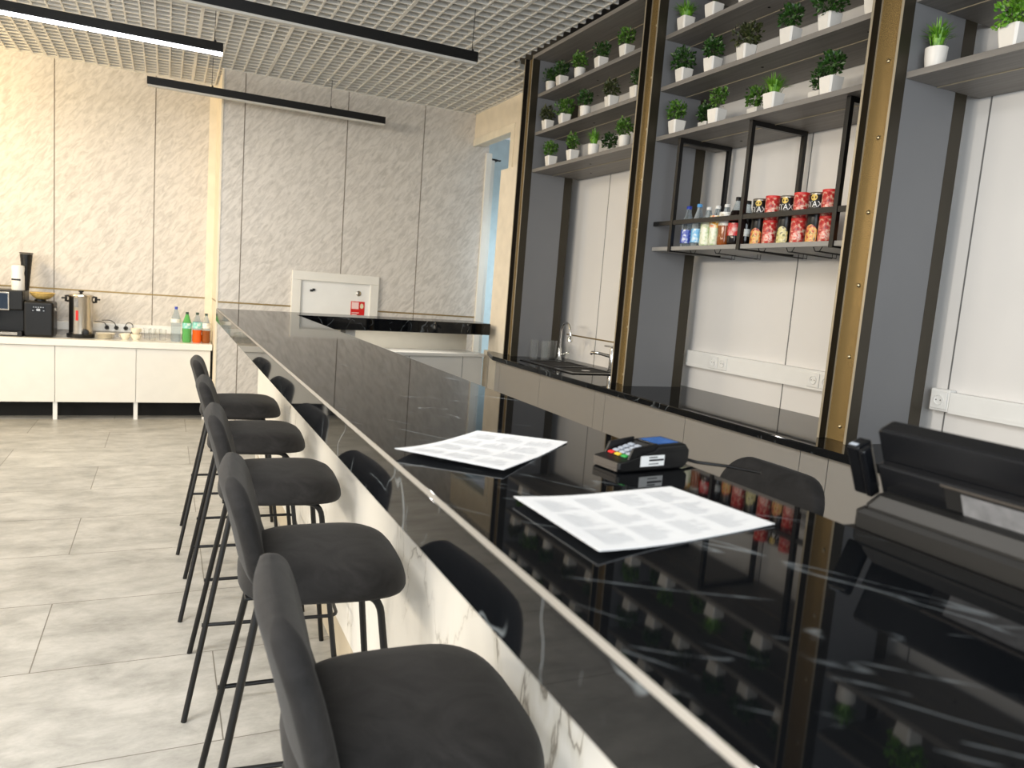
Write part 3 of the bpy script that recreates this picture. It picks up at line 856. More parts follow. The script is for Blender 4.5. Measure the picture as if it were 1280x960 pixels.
def ray_at_x(px, py, X):
    d = r3 * ((px - 640) / fpx) + u3 * (-(py - 480) / fpx) + f2
    return d.y * X / d.x
def ordinal(i): return ['first', 'second', 'third', 'fourth', 'fifth', 'sixth', 'seventh'][i]
rows = [
 ('upper', 'far', 2, [((685.5, 104), 'rb', 'leaf_a'), ((703, 95), 'sb', 'leaf_a'), ((725, 85), 'rb', 'leaf_b'), ((752, 72), 'sb', 'leaf_a'), ((784, 57), 'sb', 'leaf_b')]),
 ('middle', 'far', 1, [((685, 151), 'sb', 'leaf_d'), ((706, 143), 'sw', 'leaf_b'), ((732, 134), 'rb', 'leaf_a'), ((765, 121), 'sb', 'leaf_d'), ((797, 109), 'st', 'leaf_a')]),
 ('lowest', 'far', 0, [((689, 197), 'sb', 'leaf_b'), ((716, 190), 'st', 'leaf_b'), ((742, 183), 'rg', 'leaf_c'), ((763, 182), 'rb', 'leaf_a', .17), ((781, 172), 'rb', 'leaf_b')]),
 ('upper', 'middle', 2, [((857, 24), 'sg', 'leaf_c'), ((893, 8), 'st', 'leaf_b'), ((935, -9), 'sb', 'leaf_b'), ((975, -26), 'rb', 'leaf_a')]),
 ('middle', 'middle', 1, [((855, 91), 'sw', 'leaf_a'), ((891, 78), 'sb', 'leaf_a'), ((933, 62), 'sw', 'leaf_d'), ((988, 44), 'sb', 'leaf_a'), ((1037, 26), 'sw', 'leaf_a'), ((1096, 5), 'sb', 'leaf_a')]),
 ('lowest', 'middle', 0, [((846, 156), 'sb', 'leaf_b'), ((884, 150), 'sb', 'leaf_a', .14), ((896, 143), 'st', 'leaf_b'), ((946, 138), 'sb', 'leaf_b', .13), ((967, 121), 'sg', 'leaf_c'), ((1024, 117), 'st', 'leaf_a', .13), ((1039, 103), 'sb', 'leaf_a')]),
 ('lowest', 'right', 0, [((1165, 71), 'rg', 'leaf_c'), ((1268, 42), 'sw', 'leaf_c')]),
]
kindword = {'sb': 'bushy plant in square white pot', 'sw': 'spreading plant in square white pot', 'st': 'tall bush in square white pot', 'rb': 'bushy plant in round white pot', 'rg': 'spiky grass in round white pot', 'sg': 'upright grass in square white pot'}
cnt = 0
for shelf, bay, si, items in rows:
    for i, it in enumerate(items):
        (px, py), kind, lm = it[:3]
        dx = it[3] if len(it) > 3 else .0
        X = XP + .058 + dx
        Y = ray_at_x(px, py, X)
        far_panel = {'far': beams[3], 'middle': beams[2], 'right': beams[1]}[bay]
        Y = min(Y, far_panel - {'w': .122, 'g': .094 if kind[0] == 's' else .068, 'b': .09, 't': .08}[kind[1]])
        p, fresh = plant_proto(kind, cnt % 3, lm)
        lab = '%s, %s on %s bay %s shelf' % (kindword[kind], ordinal(i) + (' and set back' if dx else ' from left'), bay, shelf)
        if len(items) == i + 1 and not dx: lab = '%s, rightmost on %s bay %s shelf' % (kindword[kind], bay, shelf)
        loc = (X, Y, SH[si] + .0005)
        if fresh:
            p.location = loc; p['label'] = lab; p['group'] = 'potted plants on the back bar shelves'; p.rotation_euler = (0, 0, rnd.uniform(-.12, .12))
        else:
            copy_thing(p, loc, rnd.uniform(-.12, .12), lab, 'potted plants on the back bar shelves')
        cnt += 1

# ------------------------------------------------------------------ bar stools
def superring(cx, cyy, a, b, z, n=36, e=2.8, dz=None):
    out = []
    for i in range(n):
        th = 2 * PI * i / n
        c, s = math.cos(th), math.sin(th)
        x = cx + a * abs(c) ** (2 / e) * (1 if c >= 0 else -1)
        y = cyy + b * abs(s) ** (2 / e) * (1 if s >= 0 else -1)
        out.append(Vector((x, y, z + (dz(x, y) if dz else 0))))
    return out
def make_stool(label):
    t = thing('bar_stool', label, 'bar stool', (0, 0, 0), 0, 'charcoal velvet bar stools')
    # seat: rounded pad, wider at the front (front is +x)
    def ring(s, z):
        pts = superring(.04, 0, .205 * s, .215 * s, z, 44, 3.4)
        return [Vector((p.x, p.y * (1 + .25 * (p.x - .045)), p.z + .012 * max(0, -(p.x + .02)) - .05 * max(0, p.x - .16) ** 1.0)) for p in pts]
    MB().loft([ring(.93, .703), ring(.985, .705), ring(1, .712), ring(.995, .722), ring(.975, .738), ring(.94, .753), ring(.88, .766), ring(.78, .776), ring(.6, .783), ring(.3, .786)]).build('seat', M['velvet'], t, smooth=80)
    # backrest: padded rounded-top shell that wraps forward a little at the sides
    NY, NZ = 22, 16
    def outline(v):           # half width at height parameter v 0..1
        if v < .34: return .213 - .075 * (1 - v / .34) ** 2
        if v < .62: return .213
        q = (v - .62) / .38
        return .213 - .10 * (1 - (1 - q * q) ** .5)
    def centre(y, v):
        lean = -.122 - .050 * v - .022 * v * v + .045 * max(0, 1 - v / .3) ** 2
        return lean + .35 * y * y
    z0, z1 = .700, .991
    rings = []
    for k in range(NZ + 1):
        v = 1 - (1 - k / NZ) ** 1.6
        v = min(v, .998)
        hw = max(outline(v), .02)
        z = z0 + (z1 - z0) * v
        th = .026 * (1 if v < .88 else max(.1, (1 - ((v - .88) / .12) ** 2) ** .5))
        if v < .1: th *= .85 + 1.5 * v
        ring_ = []
        n = 18
        e_ = th * .9                      # rounded rim, pillowed towards the middle
        flat = max(hw - e_, .004)
        for side_ in (1, -1):
            for i in range(n + 1):
                a = -PI / 2 + PI * i / n
                y = side_ * (flat + e_ * math.cos(a)); off = side_ * e_ * math.sin(a)
                ring_.append(Vector((centre(y, v) + off, y, z)))
            for q in range(1, 12):
                y = side_ * flat * (1 - 2 * q / 12)
                ring_.append(Vector((centre(y, v) + side_ * (e_ + th * .3 * (1 - (y / flat) ** 2)), y, z)))
        rings.append(ring_)
    MB().loft(rings).build('backrest', M['velvet'], t, smooth=80)
    rr = .0095
    for s in (-1, 1):
        # front leg bends back under the seat
        fp = bend_path([(-.08, s * .125, .693), (.165, s * .15, .693), (.245, s * .235, 0.0)], .05)
        l = MB().tube(fp, rr, 10).build('leg', M['black_metal'], t, smooth=50)
        l = MB().tube([(-.115, s * .135, .70), (-.247, s * .235, 0)], rr, 10).build('leg', M['black_metal'], t, smooth=50)
    MB().box(-.15, .15, -.15, .15, .6995, .706).build('seat_frame', M['black_metal'], t, bevel=.002)
    z = .305
    k = z / .70
    bx, by = -.247 + .132 * k, .235 - .1 * k
    fx, fy = .245 - .08 * k, .235 - .085 * k
    MB().tube(bend_path([(bx - .012, -by, z), (fx + .022, -fy - .004, z), (fx + .022, fy + .004, z), (bx - .012, by, z)], .035), .0065, 8).build('footrest', M['black_metal'], t, smooth=50)
    return t
sy_ = [1.125, 1.885, 2.675, 3.43, 4.23]
labs = ['charcoal velvet bar stool nearest in the picture, cropped by lower edge',
        'charcoal velvet bar stool second from the nearest along the bar',
        'charcoal velvet bar stool third in the row, middle of five',
        'charcoal velvet bar stool second from the far end of the bar',
        'charcoal velvet bar stool farthest away, closest to the white sideboard']
st = make_stool(labs[0]); st.location = (.345, sy_[0], 0); st.rotation_euler = (0, 0, R(-3.5))
for y, lab in zip(sy_[1:], labs[1:]):
    copy_thing(st, (.34, y, 0), R(-3.5 + (y * 7 % 1.3) - .6), lab)
copy_thing(st, (1.54, 1.69, 0), PI, 'charcoal velvet stool behind the bar, only its backrest showing')

# ------------------------------------------------------------------ papers on the bar
def sheet(label, corners, curl, seed):
    c = [Vector(p + (0,)) for p in corners]
    cen = sum(c, Vector()) / 4
    t = thing('menu_sheet', label, 'menu', (cen.x, cen.y, BT + .0006), 0, 'printed menu sheets on the bar')
    def P(a, b, dz=0):
        p = (c[0] * (1 - a) * (1 - b) + c[1] * a * (1 - b) + c[2] * a * b + c[3] * (1 - a) * b) - cen
        return Vector((p.x, p.y, curl(a, b) + dz))
    n = 18
    m = MB()
    top = [[P(i / n, j / n, .0008) for i in range(n + 1)] for j in range(n + 1)]
    bot = [[P(i / n, j / n, 0) for i in range(n + 1)] for j in range(n + 1)]
    m.loft(top, False, False, closed=False)
    m.loft([list(reversed(q)) for q in bot], False, False, closed=False)
    edge_t = [top[0][i] for i in range(n)] + [top[j][n] for j in range(n)] + [top[n][n - i] for i in range(n)] + [top[n - j][0] for j in range(n)]
    edge_b = [bot[0][i] for i in range(n)] + [bot[j][n] for j in range(n)] + [bot[n][n - i] for i in range(n)] + [bot[n - j][0] for j in range(n)]
    m.loft([edge_b, edge_t], False, False)
    m.build('sheet', M['paper'], t, smooth=60)
    g = random.Random(seed); m = MB()
    for bi in range(4):
        for bj in range(3):
            a0 = .07 + bi * .225; b0 = .08 + bj * .295
            for ln in range(9):
                bb_ = b0 + ln * .028
                aa = a0; 
                w = g.uniform(.10, .185)
                if ln == 0: w *= .6
                vs = [P(aa, bb_, .0012), P(aa + w, bb_, .0012), P(aa + w, bb_ + .013, .0012), P(aa, bb_ + .013, .0012)]
                mid0 = P(aa + w / 2, bb_, .0012); mid1 = P(aa + w / 2, bb_ + .013, .0012)
                m.add([vs[0], mid0, vs[1], vs[2], mid1, vs[3]], [(0, 1, 4, 5), (1, 2, 3, 4)])
    m.build('printed_lines', M['ink'], t)
    return t
sheet('white printed menu sheet lying farther along the bar, curled corner', [(.467, .998), (.69, 1.201), (.552, 1.312), (.337, 1.137)],
      lambda a, b: .010 * max(0, 1 - a * 1.6) ** 2 * b + .010 * max(0, a - .6) ** 2 + .006 * max(0, 1 - a * 2) * (1 - b), 3)
sheet('white printed menu sheet nearest the camera, in front of card terminal', [(.423, .649), (.721, .701), (.697, .891), (.419, .858)],
      lambda a, b: .007 * max(0, 1 - a * 2) ** 2 + .012 * max(0, a - .65) ** 2 * (1 - b), 5)

# ------------------------------------------------------------------ card terminal
ct = thing('card_terminal', 'black card payment terminal with coloured keys and blue screen', 'card terminal', (.730, 1.020, BT + .0006), R(7)); ct.scale = (.88, .88, .88)
hw = .039
def side(pts): return pts
# profile along x (local), keypad end at -x
prof = [(-.086, .006), (-.082, .0), (.075, .0), (.088, .012), (.088, .036), (.078, .047), (.005, .045), (-.002, .038), (-.064, .022), (-.086, .018)]
rings = []
for sgn, ins in ((-1, .006), (-1, 0), (1, 0), (1, .006)):
    yy = sgn * (hw - (ins if ins else 0))
    cxm, czm = 0, .022
    rings.append([Vector((cxm + (p[0] - cxm) * (1 - ins * 4), sgn * hw if ins else sgn * (hw - .004), czm + (p[1] - czm) * (1 - ins * 10))) for p in prof])
MB().loft(rings).build('casing', M['black_plastic'], ct, bevel=.002)
# raised shields either side of the keypad
for s in (-1, 1):
    m = MB()
    pr = [(-.062, .022), (-.052, .043), (.006, .050), (.006, .038), (-.002, .037)]
    m.loft([[Vector((x_, s * (hw - .003), z_)) for x_, z_ in pr], [Vector((x_, s * (hw - .008), z_)) for x_, z_ in pr]])
    m.build('privacy_shield', M['black_plastic'], ct)
m = MB()
tilt = Matrix.Translation((-.034, 0, .0305)) @ Matrix.Rotation(math.atan2(-.016, .062), 4, 'Y')
m.box(-.030, .030, -.028, .028, -.002, .0005, tilt)
pad = m.build('keypad', M['dark_plastic'], ct)
cols = [['red', 'yellow', 'green']] + [['key_grey'] * 3] * 4
for i in range(5):
    for j in range(3):
        kx = -.0245 + i * .0122; ky = -.019 + j * .019
        if i == 0: ky = .019 - j * .019
        o = MB().box(kx - .0043, kx + .0043, ky - .0068, ky + .0068, .0005, .0035, tilt).build('key', M[cols[i][j]], None, bevel=.001)
        o.parent = pad
        if i == 0: o['label'] = '%s key' % cols[0][j]
sc_ = Matrix.Translation((.042, 0, .0463)) @ Matrix.Rotation(math.atan2(-.002, .073), 4, 'Y')
MB().box(-.033, .033, -.031, .031, -.002, .0012, sc_).build('screen_bezel', M['satin_black'], ct, bevel=.001)
MB().box(-.026, .026, -.025, .025, .0012, .0018, sc_).build('screen', M['screen_blue'], ct)
MB().box(-.0885, -.078, -.030, .030, .007, .0095).box(-.0875, -.0855, -.034, .034, .002, .018).build('card_slot', M['taupe_plastic'], ct)
lb = MB().box(-.036, .022, -hw - .0012, -hw - .0002, .009, .029).build('sticker', M['white_plastic'], ct)
m = MB()
for k, (z_, w_, h_) in enumerate(((.0245, .020, .0022), (.0185, .036, .0036), (.0125, .024, .0016))):
    m.box(-.016, -.016 + w_, -hw - .0016, -hw - .0011, z_, z_ + h_)
o = m.build('print', M['ink_dark']); o.parent = lb
MB().box(-.03, .07, -hw - .0008, -hw + .001, .034, .0352).build('side_ridge', M['dark_plastic'], ct)
MB().tube([(.085, -.01, .02), (.105, -.012, .010), (.13, -.02, .004), (.17, -.06, .0035), (.20, -.12, .0035)], .0032, 8).build('cable', M['black_plastic'], ct, smooth=50)

# ------------------------------------------------------------------ point-of-sale terminal
pos = thing('till_terminal', 'black till terminal seen from behind on the bar edge', 'till', (.96, .52, BT - .001), 0)
def PW_(o): o.location = -Vector(pos.location); o.parent = pos; return o
z0 = BT - .001
m = MB()
def plan(x0, x1, y0, y1, c): return [(x0 + c, y0), (x1 - c, y0), (x1, y0 + c), (x1, y1 - c), (x1 - c, y1), (x0 + c, y1), (x0, y1 - c), (x0, y0 + c)]
m.loft([[Vector(p + (z,)) for p in plan(x0, 1.11, .345, y1, .012)] for x0, y1, z in ((.842, .690, z0), (.842, .690, z0 + .02), (.848, .684, z0 + .026))])
PW_(m.build('base', M['dark_plastic']))
m = MB()
m.loft([[Vector(p + (z,)) for p in plan(x0, 1.10, .355, y1, .012)] for x0, y1, z in ((.850, .682, z0 + .0262), (.850, .682, z0 + .030), (.858, .672, z0 + .046), (.868, .664, z0 + .050))])
PW_(m.build('base_cover', M['dark_plastic']))
# screen tilted back towards the guests' side; its rear faces us
tl = Matrix.Translation((.895, .520, z0 + .0505)) @ Matrix.Rotation(R(-24), 4, 'Y')
m = MB(); m.loft([[tl @ Vector((x_, y_, z_)) for y_, z_ in ((-.17, .0), (.158, .0), (.160, .01), (.160, .085), (.157, .090), (-.17, .090))] for x_ in (.0, .030)])
PW_(m.build('screen_housing', M['satin_black'], bevel=.004))
PW_(MB().box(.0302, .0312, -.16, .15, .006, .084, tl).build('screen', M['screen_dark']))
m = MB().box(-.016, -.0002, -.17, .155, .0, .045, tl)
PW_(m.build('rear_cover', M['satin_black'], bevel=.003))
PW_(MB().box(-.0172, -.0162, -.17, .06, .010, .040, tl).build('port_recess', M['gap']))
PW_(MB().box(-.0182, -.0168, -.17, .064, .040, .0425, tl).build('recess_edge', M['taupe_plastic']))
PW_(MB().box(-.0182, -.0174, -.17, .038, .008, .036, tl).build('rating_plate', M['grey_label']))
PW_(MB().box(-.0192, -.0183, -.075, -.058, .004, .032, tl).build('sticker', M['cream_label']))
PW_(MB().box(-.0198, -.0193, -.071, -.062, .012, .026, tl).build('sticker_mark', M['pcb']))
ms = Matrix.Translation((.885, .690, z0 + .036)) @ Matrix.Rotation(R(-24), 4, 'Y')
rd = PW_(MB().box(-.006, .012, -.001, .009, .0, .072, ms).box(-.004, .024, .009, .030, .0, .074, ms).build('card_reader', M['satin_black'], bevel=.003))
o = MB().box(-.001, .005, .014, .026, .0745, .0752, ms).build('reader_mark', M['key_grey']); o.parent = rd

# ------------------------------------------------------------------ fire cabinet on the marbled wall
fc = thing('fire_cabinet', 'white framed fire hose cabinet set in the marbled wall', 'fire cabinet', (1.51, DW, .95))
def FCW(o): o.location = -Vector(fc.location); o.parent = fc; return o
x0, x1, z0, z1 = 1.089, 1.93, .85, H + .042
fw = .085
m = MB().box(x0, x1, DW - .035, DW - .001, z1 - fw, z1).box(x0, x1, DW - .035, DW - .001, z0, z0 + fw).box(x0, x0 + fw, DW - .035, DW - .001, z0 + fw, z1 - fw).box(x1 - fw, x1, DW - .035, DW - .001, z0 + fw, z1 - fw)
FCW(m.build('frame', M['white'], bevel=.004))
FCW(MB().box(x0 + fw, x1 - fw, DW - .010, DW - .001, z0 + fw, z1 - fw).build('door', M['white_plastic']))
lk = MB(); mt = Matrix.Translation((1.735, DW - .0105, H - .137)) @ Matrix.Rotation(R(90), 4, 'X')
lk.loft([[mt @ Vector((q * math.cos(2 * PI * j / 16), q * math.sin(2 * PI * j / 16), h)) for j in range(16)] for q, h in ((.026, 0), (.026, .004), (.02, .008), (.004, .008))])
FCW(lk.build('lock', M['steel'], smooth=40))
FCW(MB().box(1.733, 1.738, DW - .021, DW - .0185, H - .155, H - .12).build('keyhole', M['gap']))
hd = MB().box(1.262, 1.29, DW - .02, DW - .0102, H - .148, H - .128).box(1.285, 1.31, DW - .02, DW - .0102, H - .14, H - .118)
FCW(hd.build('handle', M['black_plastic']))
# red fire hose sign: pale pink half with reel, red half with flame
sx0, sx1, sz0, sz1 = 1.663, 1.80, H - .36, H - .215
sg = FCW(MB().box(sx0, sx1, DW - .0125, DW - .0102, sz0, sz1).build('sign', M['sign_red']))
def flat(m_, name, mat):
    o_ = m_.build(name, mat); o_.parent = sg; return o_
flat(MB().box(sx0 + .008, sx0 + .078, DW - .0135, DW - .0124, sz0 + .07, sz1 - .008), 'sign_panel', M['sign_pink'])
m = MB()
for q in range(16):
    a0, a1 = 2 * PI * q / 16, 2 * PI * (q + 1) / 16
    cx_, cz_ = sx0 + .108, sz1 - .048
    fl = lambda a: (.022 * (1.0 + .35 * max(0, math.sin(a)) ** 2))
    m.add([(cx_, DW - .0136, cz_), (cx_ + fl(a0) * math.cos(a0) * .8, DW - .0136, cz_ + fl(a0) * math.sin(a0)), (cx_ + fl(a1) * math.cos(a1) * .8, DW - .0136, cz_ + fl(a1) * math.sin(a1))], [(0, 1, 2)])
flat(m, 'flame_mark', M['cream_label'])
m = MB()
for zz in (.012, .03): m.box(sx0 + .01, sx0 + .05 + zz, DW - .0135, DW - .0124, sz0 + zz, sz0 + zz + .006)
flat(m, 'hose_mark', M['sign_white'])

# ------------------------------------------------------------------ sideboard and what stands on it
sb = thing('sideboard', 'long white three-door sideboard on slim metal legs', 'sideboard', (-.8, 7.9, 0))
def SW(o): o.location = -Vector(sb.location); o.parent = sb; return o
SZ = .735
SW(MB().box(-2.62, .418, 7.68, RW - .004, SZ - .06, SZ).build('worktop', M['white_top'], bevel=.003))
SW(MB().box(-2.6, .405, 7.715, RW - .03, .17, SZ - .061).build('body', M['white']))
for a, b in ((-2.6, -1.672), (-1.668, -.884), (-.878, -.236), (-.230, .403)):
    SW(MB().box(a, b, 7.70, 7.714, .165, SZ - .064).build('door', M['white'], bevel=.0015))
SW(MB().box(.406, .414, 7.72, RW - .03, .02, SZ - .065).build('end_panel', M['gap']))
for x_ in (-1.67, -.881, -.233, .36):
    for y_ in (7.735, 8.06):
        SW(MB().box(x_ - .017, x_ + .017, y_ - .017, y_ + .017, 0, .169).build('leg', M['white_plastic'] if y_ < 7.9 else M['steel']))
SW(MB().box(-2.6, .40, 7.93, 7.95, .0, .169).build('shade_board', M['gap']))  # dark board added to imitate the deep shade below the sideboard
# white trunking along the wall behind
t = thing('cable_trunking', 'white cable trunking along the wall behind the sideboard', 'cable trunking', (-.5, RW - .02, SZ + .02))
def TW(o, root): o.location = -Vector(root.location); o.parent = root; return o
TW(MB().box(-2.6, .41, RW - .035, RW - .004, SZ + .05, SZ + .125).build('channel', M['white_plastic'], bevel=.003), t)
for x_ in (-.50, -.42, -.34):
    TW(MB().box(x_ - .035, x_ + .035, RW - .041, RW - .0352, SZ + .052, SZ + .122).build('socket', M['white_plastic'], bevel=.003), t)
GP = 'black plugs in the sideboard sockets'
for i, (x_, c1, w) in enumerate(((-.50, -.10, 'left'), (-.42, .06, 'middle'), (-.34, .09, 'right'))):
    t = thing('power_plug', 'black power plug in the %s socket behind the sideboard plates' % w, 'plug', (x_, RW - .0415, SZ + .088), 0, GP)
    mtx = Matrix.Rotation(R(90), 4, 'X')
    m = MB(); m.loft([[mtx @ Vector((q * math.cos(2 * PI * j / 14), q * math.sin(2 * PI * j / 14), h)) for j in range(14)] for q, h in ((.02, 0), (.02, .015), (.012, .035), (.006, .045))])
    m.build('plug_body', M['black_plastic'], t, smooth=40)
    if i == 0: pth = [(0, -.044, 0), (-.01, -.06, .045), (-.05, -.06, .06), (-.10, -.05, .055)]
    elif i == 1: pth = [(0, -.044, 0), (-.01, -.06, .05), (-.05, -.06, .075), (-.12, -.05, .07)]
    else: pth = [(0, -.044, 0), (.0, -.06, .04), (.03, -.06, .065), (.065, -.06, .04), (.06, -.05, -.02), (.03, -.05, -.07)]
    MB().tube(bend_path(pth, .018, 4), .0035, 7).build('cable', M['black_plastic'], t, smooth=60)

# coffee machine
cm = thing('coffee_machine', 'black coffee machine with a framed touch screen', 'coffee machine', (-1.33, 7.92, SZ + .0005))
MB().box(-.18, .20, -.06, .19, 0, .40).build('body', M['black_plastic'], cm, bevel=.012, seg=3)
MB().box(-.18, .195, -.17, -.061, .0, .045).build('drip_tray', M['black_plastic'], cm, bevel=.005)
MB().box(-.16, .16, -.172, -.168, .012, .036).build('tray_front', M['steel'], cm, bevel=.002)
MB().box(-.18, .20, -.15, -.061, .23, .40).build('head', M['black_plastic'], cm, bevel=.01, seg=3)
f_ = MB().box(-.17, .10, -.158, -.151, .225, .385).build('screen_frame', M['steel'], cm, bevel=.004)
o = MB().box(-.16, .09, -.1605, -.1582, .237, .373).build('screen', M['screen_dark'], f_)
MB().box(-.155, -.105, -.1615, -.1607, .29, .335).box(-.06, .0, -.1615, -.1607, .33, .345).build('icon', M['icon_blue'], f_)
MB().box(-.09, -.02, -.145, -.09, .15, .229).build('spout', M['satin_black'], cm, bevel=.006)
MB().box(-.10, -.01, -.148, -.1455, .165, .215).build('spout_plate', M['steel'], cm)
MB().box(-.16, -.03, -.06, .10, .4, .445).build('bean_lid', M['satin_black'], cm, bevel=.01)
# things on the coffee machine
t = thing('syrup_bottle', 'white bottle with a dark print standing on the coffee machine', 'bottle', (-1.185, 7.90, SZ + .401))
MB().lathe([(.047, 0), (.05, .01), (.05, .12), (.046, .15), (.05, .19), (.047, .215), (.01, .222)], 24).build('body', M['white_plastic'], t, smooth=50)
curved_patch(.0512, R(205), R(300), .085, .10, 8).build('label', M['ink_dark'], t)
t = thing('cup_stack', 'tall inverted stack of black paper cups on the coffee machine', 'cups', (-1.140, 8.02, SZ + .401))
pr = []
for k in range(9): pr += [(.022 + .0033 * k, .0 + .036 * k), (.0235 + .0033 * k, .035 + .036 * k)]
MB().lathe(pr, 20).build('cups', M['black_plastic'], t, smooth=30)
MB().lathe([(.053, .325), (.055, .331), (.053, .335), (.05, .331)], 20, cap0=False, cap1=False).build('rim', M['satin_black'], t, smooth=40)
# second black appliance
bx_ = thing('milk_cooler', 'black milk cooler with a lit display next to coffee machine', 'cooler', (-1.015, 7.90, SZ + .0005))
MB().box(-.115, .115, -.13, .13, 0, .315).build('body', M['black_plastic'], bx_, bevel=.022, seg=4)
MB().box(-.055, .055, -.1325, -.1302, .225, .275).build('display', M['satin_black'], bx_)
m = MB()
for k in range(5): m.box(-.04 + k * .018, -.03 + k * .018, -.1338, -.1326, .262, .268)
for k in range(2):
    m.box(-.045 + k * .08, -.035 + k * .08, -.1338, -.1326, .232, .238)
m.box(-.014, .014, -.1338, -.1326, .232, .252)
m.build('icon', M['key_grey'], bx_)
MB().box(.115, .122, -.05, .0, .235, .26).build('latch', M['steel'], bx_)
MB().lathe([(.045, .315), (.045, .330), (.04, .332)], 20).build('top_pad', M['black_plastic'], bx_, smooth=40)
t = thing('wicker_bowl', 'pale wicker bowl on top of the black milk cooler', 'bowl', (-1.0, 7.90, SZ + .333))
MB().lathe([(.045, 0), (.06, .008), (.085, .03), (.098, .055), (.094, .055), (.08, .03), (.05, .01), (0, .01)], 28, cap1=False).build('bowl', M['bowl'], t, smooth=60)
MB().lathe([(.096, .050), (.101, .055), (.097, .060), (.092, .056)], 28, cap0=False, cap1=False).build('rim', M['bowl'], t, smooth=60)
# hot water urn
ur = thing('water_urn', 'stainless steel hot water urn with black handles', 'water urn', (-.70, 7.92, SZ + .0005))
MB().lathe([(.112, 0), (.115, .006), (.115, .035), (.10, .04)], 32).build('base', M['black_plastic'], ur, smooth=40)
MB().lathe([(.098, .04), (.098, .365), (.101, .37), (.101, .38)], 36).build('vessel', M['steel'], ur, smooth=40)
ld = MB().lathe([(.099, .381), (.095, .392), (.05, .402), (.015, .404)], 32).build('lid', M['steel'], ur, smooth=50)
MB().lathe([(.012, .404), (.012, .412), (.022, .418), (.022, .428), (.01, .432)], 16).build('lid_knob', M['black_plastic'], ld, smooth=40)
for s in (-1, 1):
    MB().tube([(s * .098, 0, .33), (s * .12, 0, .33), (s * .12, 0, .375), (s * .098, 0, .375)], .012, 8).build('handle', M['black_plastic'], ur, smooth=40)
    MB().tube([(s * .118, 0, .355), (s * .155, 0, .355)], .008, 8).build('lid_clip', M['black_plastic'], ur, smooth=40)
curved_patch(.0995, R(206), R(236), .05, .37, 8).build('side_strip', M['black_plastic'], ur, smooth=60)
mt = Matrix.Translation((.045, -.105, .055)) @ Matrix.Rotation(R(90), 4, 'X')
m = MB(); m.loft([[mt @ Vector((q * math.cos(2 * PI * j / 16), q * math.sin(2 * PI * j / 16), h)) for j in range(16)] for q, h in ((.03, -.02), (.03, .006), (.022, .02), (.01, .022))])
m.build('tap', M['black_plastic'], ur, smooth=40)
curved_patch(.0988, R(250), R(262), .16, .25, 6).build('logo_mark', M['sign_red'], ur, smooth=60)
curved_patch(.0991, R(240), R(262), .28, .36, 6).build('sight_glass', M['grey_label'], ur, smooth=60)
# crockery
GPl = 'white plates stacked on the sideboard'
pp = None
for k in range(4):
    z_ = SZ + .0005 + k * .0125
    lab = 'off-white plate, %s in the low stack beside the urn' % ['bottom one', 'second from bottom', 'third from bottom', 'topmost'][k]
    if pp is None:
        pp = thing('plate', lab, 'plate', (-.505, 7.88, z_), 0, GPl)
        MB().lathe([(.05, 0), (.052, .003), (.082, .012), (.084, .015), (.08, .0145), (.05, .006), (0, .006)], 30, cap1=False).build('dish', M['ceramic'], pp, smooth=60)
    else: copy_thing(pp, (-.505 + .003 * k, 7.88, z_), label=lab)
GCu = 'white cups on the sideboard'
pp = None
for x_, y_, z_, lab in ((-.335, 7.88, 0, 'off-white cup next to the plate stack'), (-.245, 7.87, 0, 'off-white cup under another cup, left of the tumblers'), (-.245, 7.87, .0555, 'off-white cup stacked on top of another cup')):
    if pp is None:
        pp = thing('cup', lab, 'cup', (x_, y_, SZ + .0005 + z_), R(150), GCu)
        MB().lathe([(.024, 0), (.026, .004), (.040, .03), (.044, .055), (.041, .055), (.036, .03), (.02, .008), (0, .008)], 24, cap1=False).build('bowl', M['ceramic'], pp, smooth=60)
        MB().tube(bend_path([(.040, 0, .045), (.062, 0, .044), (.058, 0, .020), (.036, 0, .018)], .01, 4), .0035, 7).build('handle', M['ceramic'], pp, smooth=60)
    else: copy_thing(pp, (x_, y_, SZ + .0005 + z_), .7, label=lab)
GTu = 'tumblers on the sideboard'
pp = None
for x_, y_, lab in ((-.15, 7.98, 'clear tumbler leftmost of the four on the sideboard'), (-.105, 7.90, 'clear tumbler front left of the four on the sideboard'), (-.06, 7.99, 'clear tumbler back right of the four on the sideboard'), (-.015, 7.92, 'clear tumbler nearest the water bottle on the sideboard')):
    if pp is None:
        pp = thing('tumbler', lab, 'glass', (x_, y_, SZ + .0005), 0, GTu)
        MB().lathe([(.028, 0), (.034, .105), (.0322, .105), (.027, .008), (0, .008)], 20, cap1=False).build('vessel', M['glass'], pp, smooth=40)
        MB().lathe([(.0343, .102), (.0343, .1055), (.0318, .1055), (.0318, .102)], 20, cap0=False, cap1=False).build('rim', M['glass'], pp, smooth=40)
    else: copy_thing(pp, (x_, y_, SZ + .0005), label=lab)
GBo = 'large drink bottles at the sideboard end'
bottle('drink_bottle', 'tall clear water bottle with a blue cap on the sideboard', (.098, 7.85, SZ + .0005), .335, .044, None, M['blue_cap'], M['label_white'], GBo, lab_z=(.55, .66), neck=.74)
bottle('drink_bottle', 'green plastic soda bottle second in the sideboard bottle row', (.195, 7.845, SZ + .0005), .29, .042, None, M['dark_cap'], M['label_teal'], GBo, lab_z=(.46, .64), neck=.74, body_mat=M['pet_green'])
bottle('drink_bottle', 'orange drink bottle with a teal label on the sideboard', (.285, 7.84, SZ + .0005), .29, .042, M['orange'], M['dark_cap'], M['label_teal'], GBo, lab_z=(.48, .68), neck=.74, fill=.55)
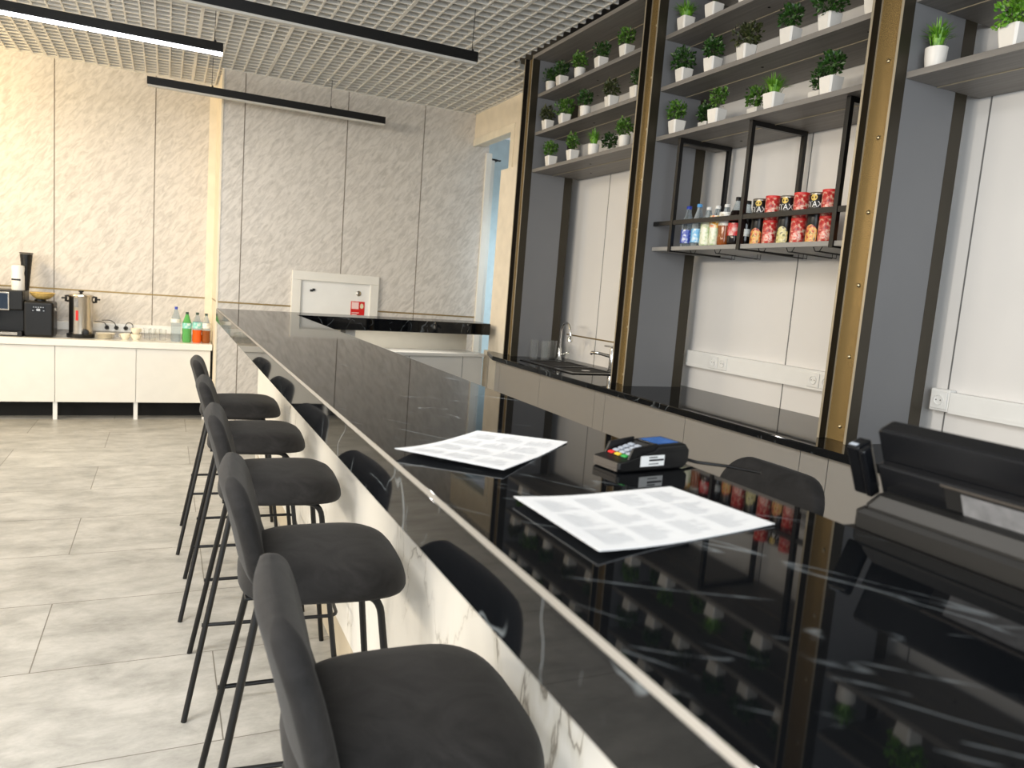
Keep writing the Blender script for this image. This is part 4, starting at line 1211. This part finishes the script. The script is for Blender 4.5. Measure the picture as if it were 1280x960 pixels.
bottle('drink_bottle', 'amber drink bottle with a white label at the sideboard corner', (.365, 7.838, SZ + .0005), .285, .038, M['brown'], M['dark_cap'], M['label_white'], GBo, lab_z=(.5, .68), neck=.74, fill=.55)

# ------------------------------------------------------------------ light
def area(name, loc, target, sx, sy, power, col):
    l = bpy.data.lights.new(name, 'AREA'); l.shape = 'RECTANGLE'; l.size = sx; l.size_y = sy; l.energy = power; l.color = col
    o = bpy.data.objects.new(name, l); COL.objects.link(o); o.location = loc
    d = Vector(target) - Vector(loc)
    o.rotation_euler = d.to_track_quat('-Z', 'Y').to_euler()
    return o
area('lamp_light_sideboard', (-.67, 5.732, ZL - .012), (-.67, 5.732, 0), 1.9, .05, 34, (1, .95, .86))
area('added_aisle_light_far', (-3.3, 4.4, ZL - .012), (-3.3, 4.4, 0), 1.9, .05, 40, (1, .88, .66))  # goes with the added lamp left of view
area('added_aisle_light_near', (-1.2, 1.9, ZL - .012), (-1.2, 1.9, 0), 1.9, .05, 58, (1, .96, .90))  # added light from above, near the unseen aisle lamp
for yy, pw, c in ((-.8, 84, (1, .93, .82)), (1.4, 84, (1, .88, .70)), (3.7, 70, (1, .86, .66))):
    area('assumed_warm_key', (-6.6, yy, 2.45), (1.5, yy + .8, 1.15), 1.6, .35, pw, c)  # assumed warm key from far left, out of view; no lamps are built there
area('added_return_fill', (1.7, 5.56, BT - FH - .006), (1.7, 5.62, .9), .9, .02, .85, (1, .95, .86))  # unseen fill, added to brighten the recess under the return
area('assumed_warm_wall_light', (-2.9, 6.9, 2.95), (-1.7, 8.15, 2.2), 1.2, .1, 46, (1, .72, .32))  # assumed warm source, unseen, washing the recessed wall
area('added_cool_fill', (-.6, -2.1, 2.0), (1.6, 3.5, 1.5), 3.2, 2.2, 88, (.88, .95, 1.0))  # unseen cool fill added behind the camera; there is no window
l_ = area('assumed_daylight_next_room', (3.45, 6.1, 2.7), (4.0, 7.9, 1.4), .5, .5, 6, (.84, .95, 1.0)); l_.data.spread = R(70)  # assumed cool light, unseen, brightening the room beyond the opening
w = bpy.data.worlds.new('world'); scene.world = w; w.use_nodes = True
bg = w.node_tree.nodes['Background']
bg.inputs['Color'].default_value = (.92, .96, 1.0, 1); bg.inputs['Strength'].default_value = .33

vs = scene.view_settings
vs.view_transform = 'Standard'; vs.look = 'None'; vs.gamma = 1.0; vs.use_curve_mapping = False
vs.exposure = 0.6
scene.cycles.use_denoising = True
scene.cycles.max_bounces = 8
scene.cycles.sample_clamp_indirect = 6
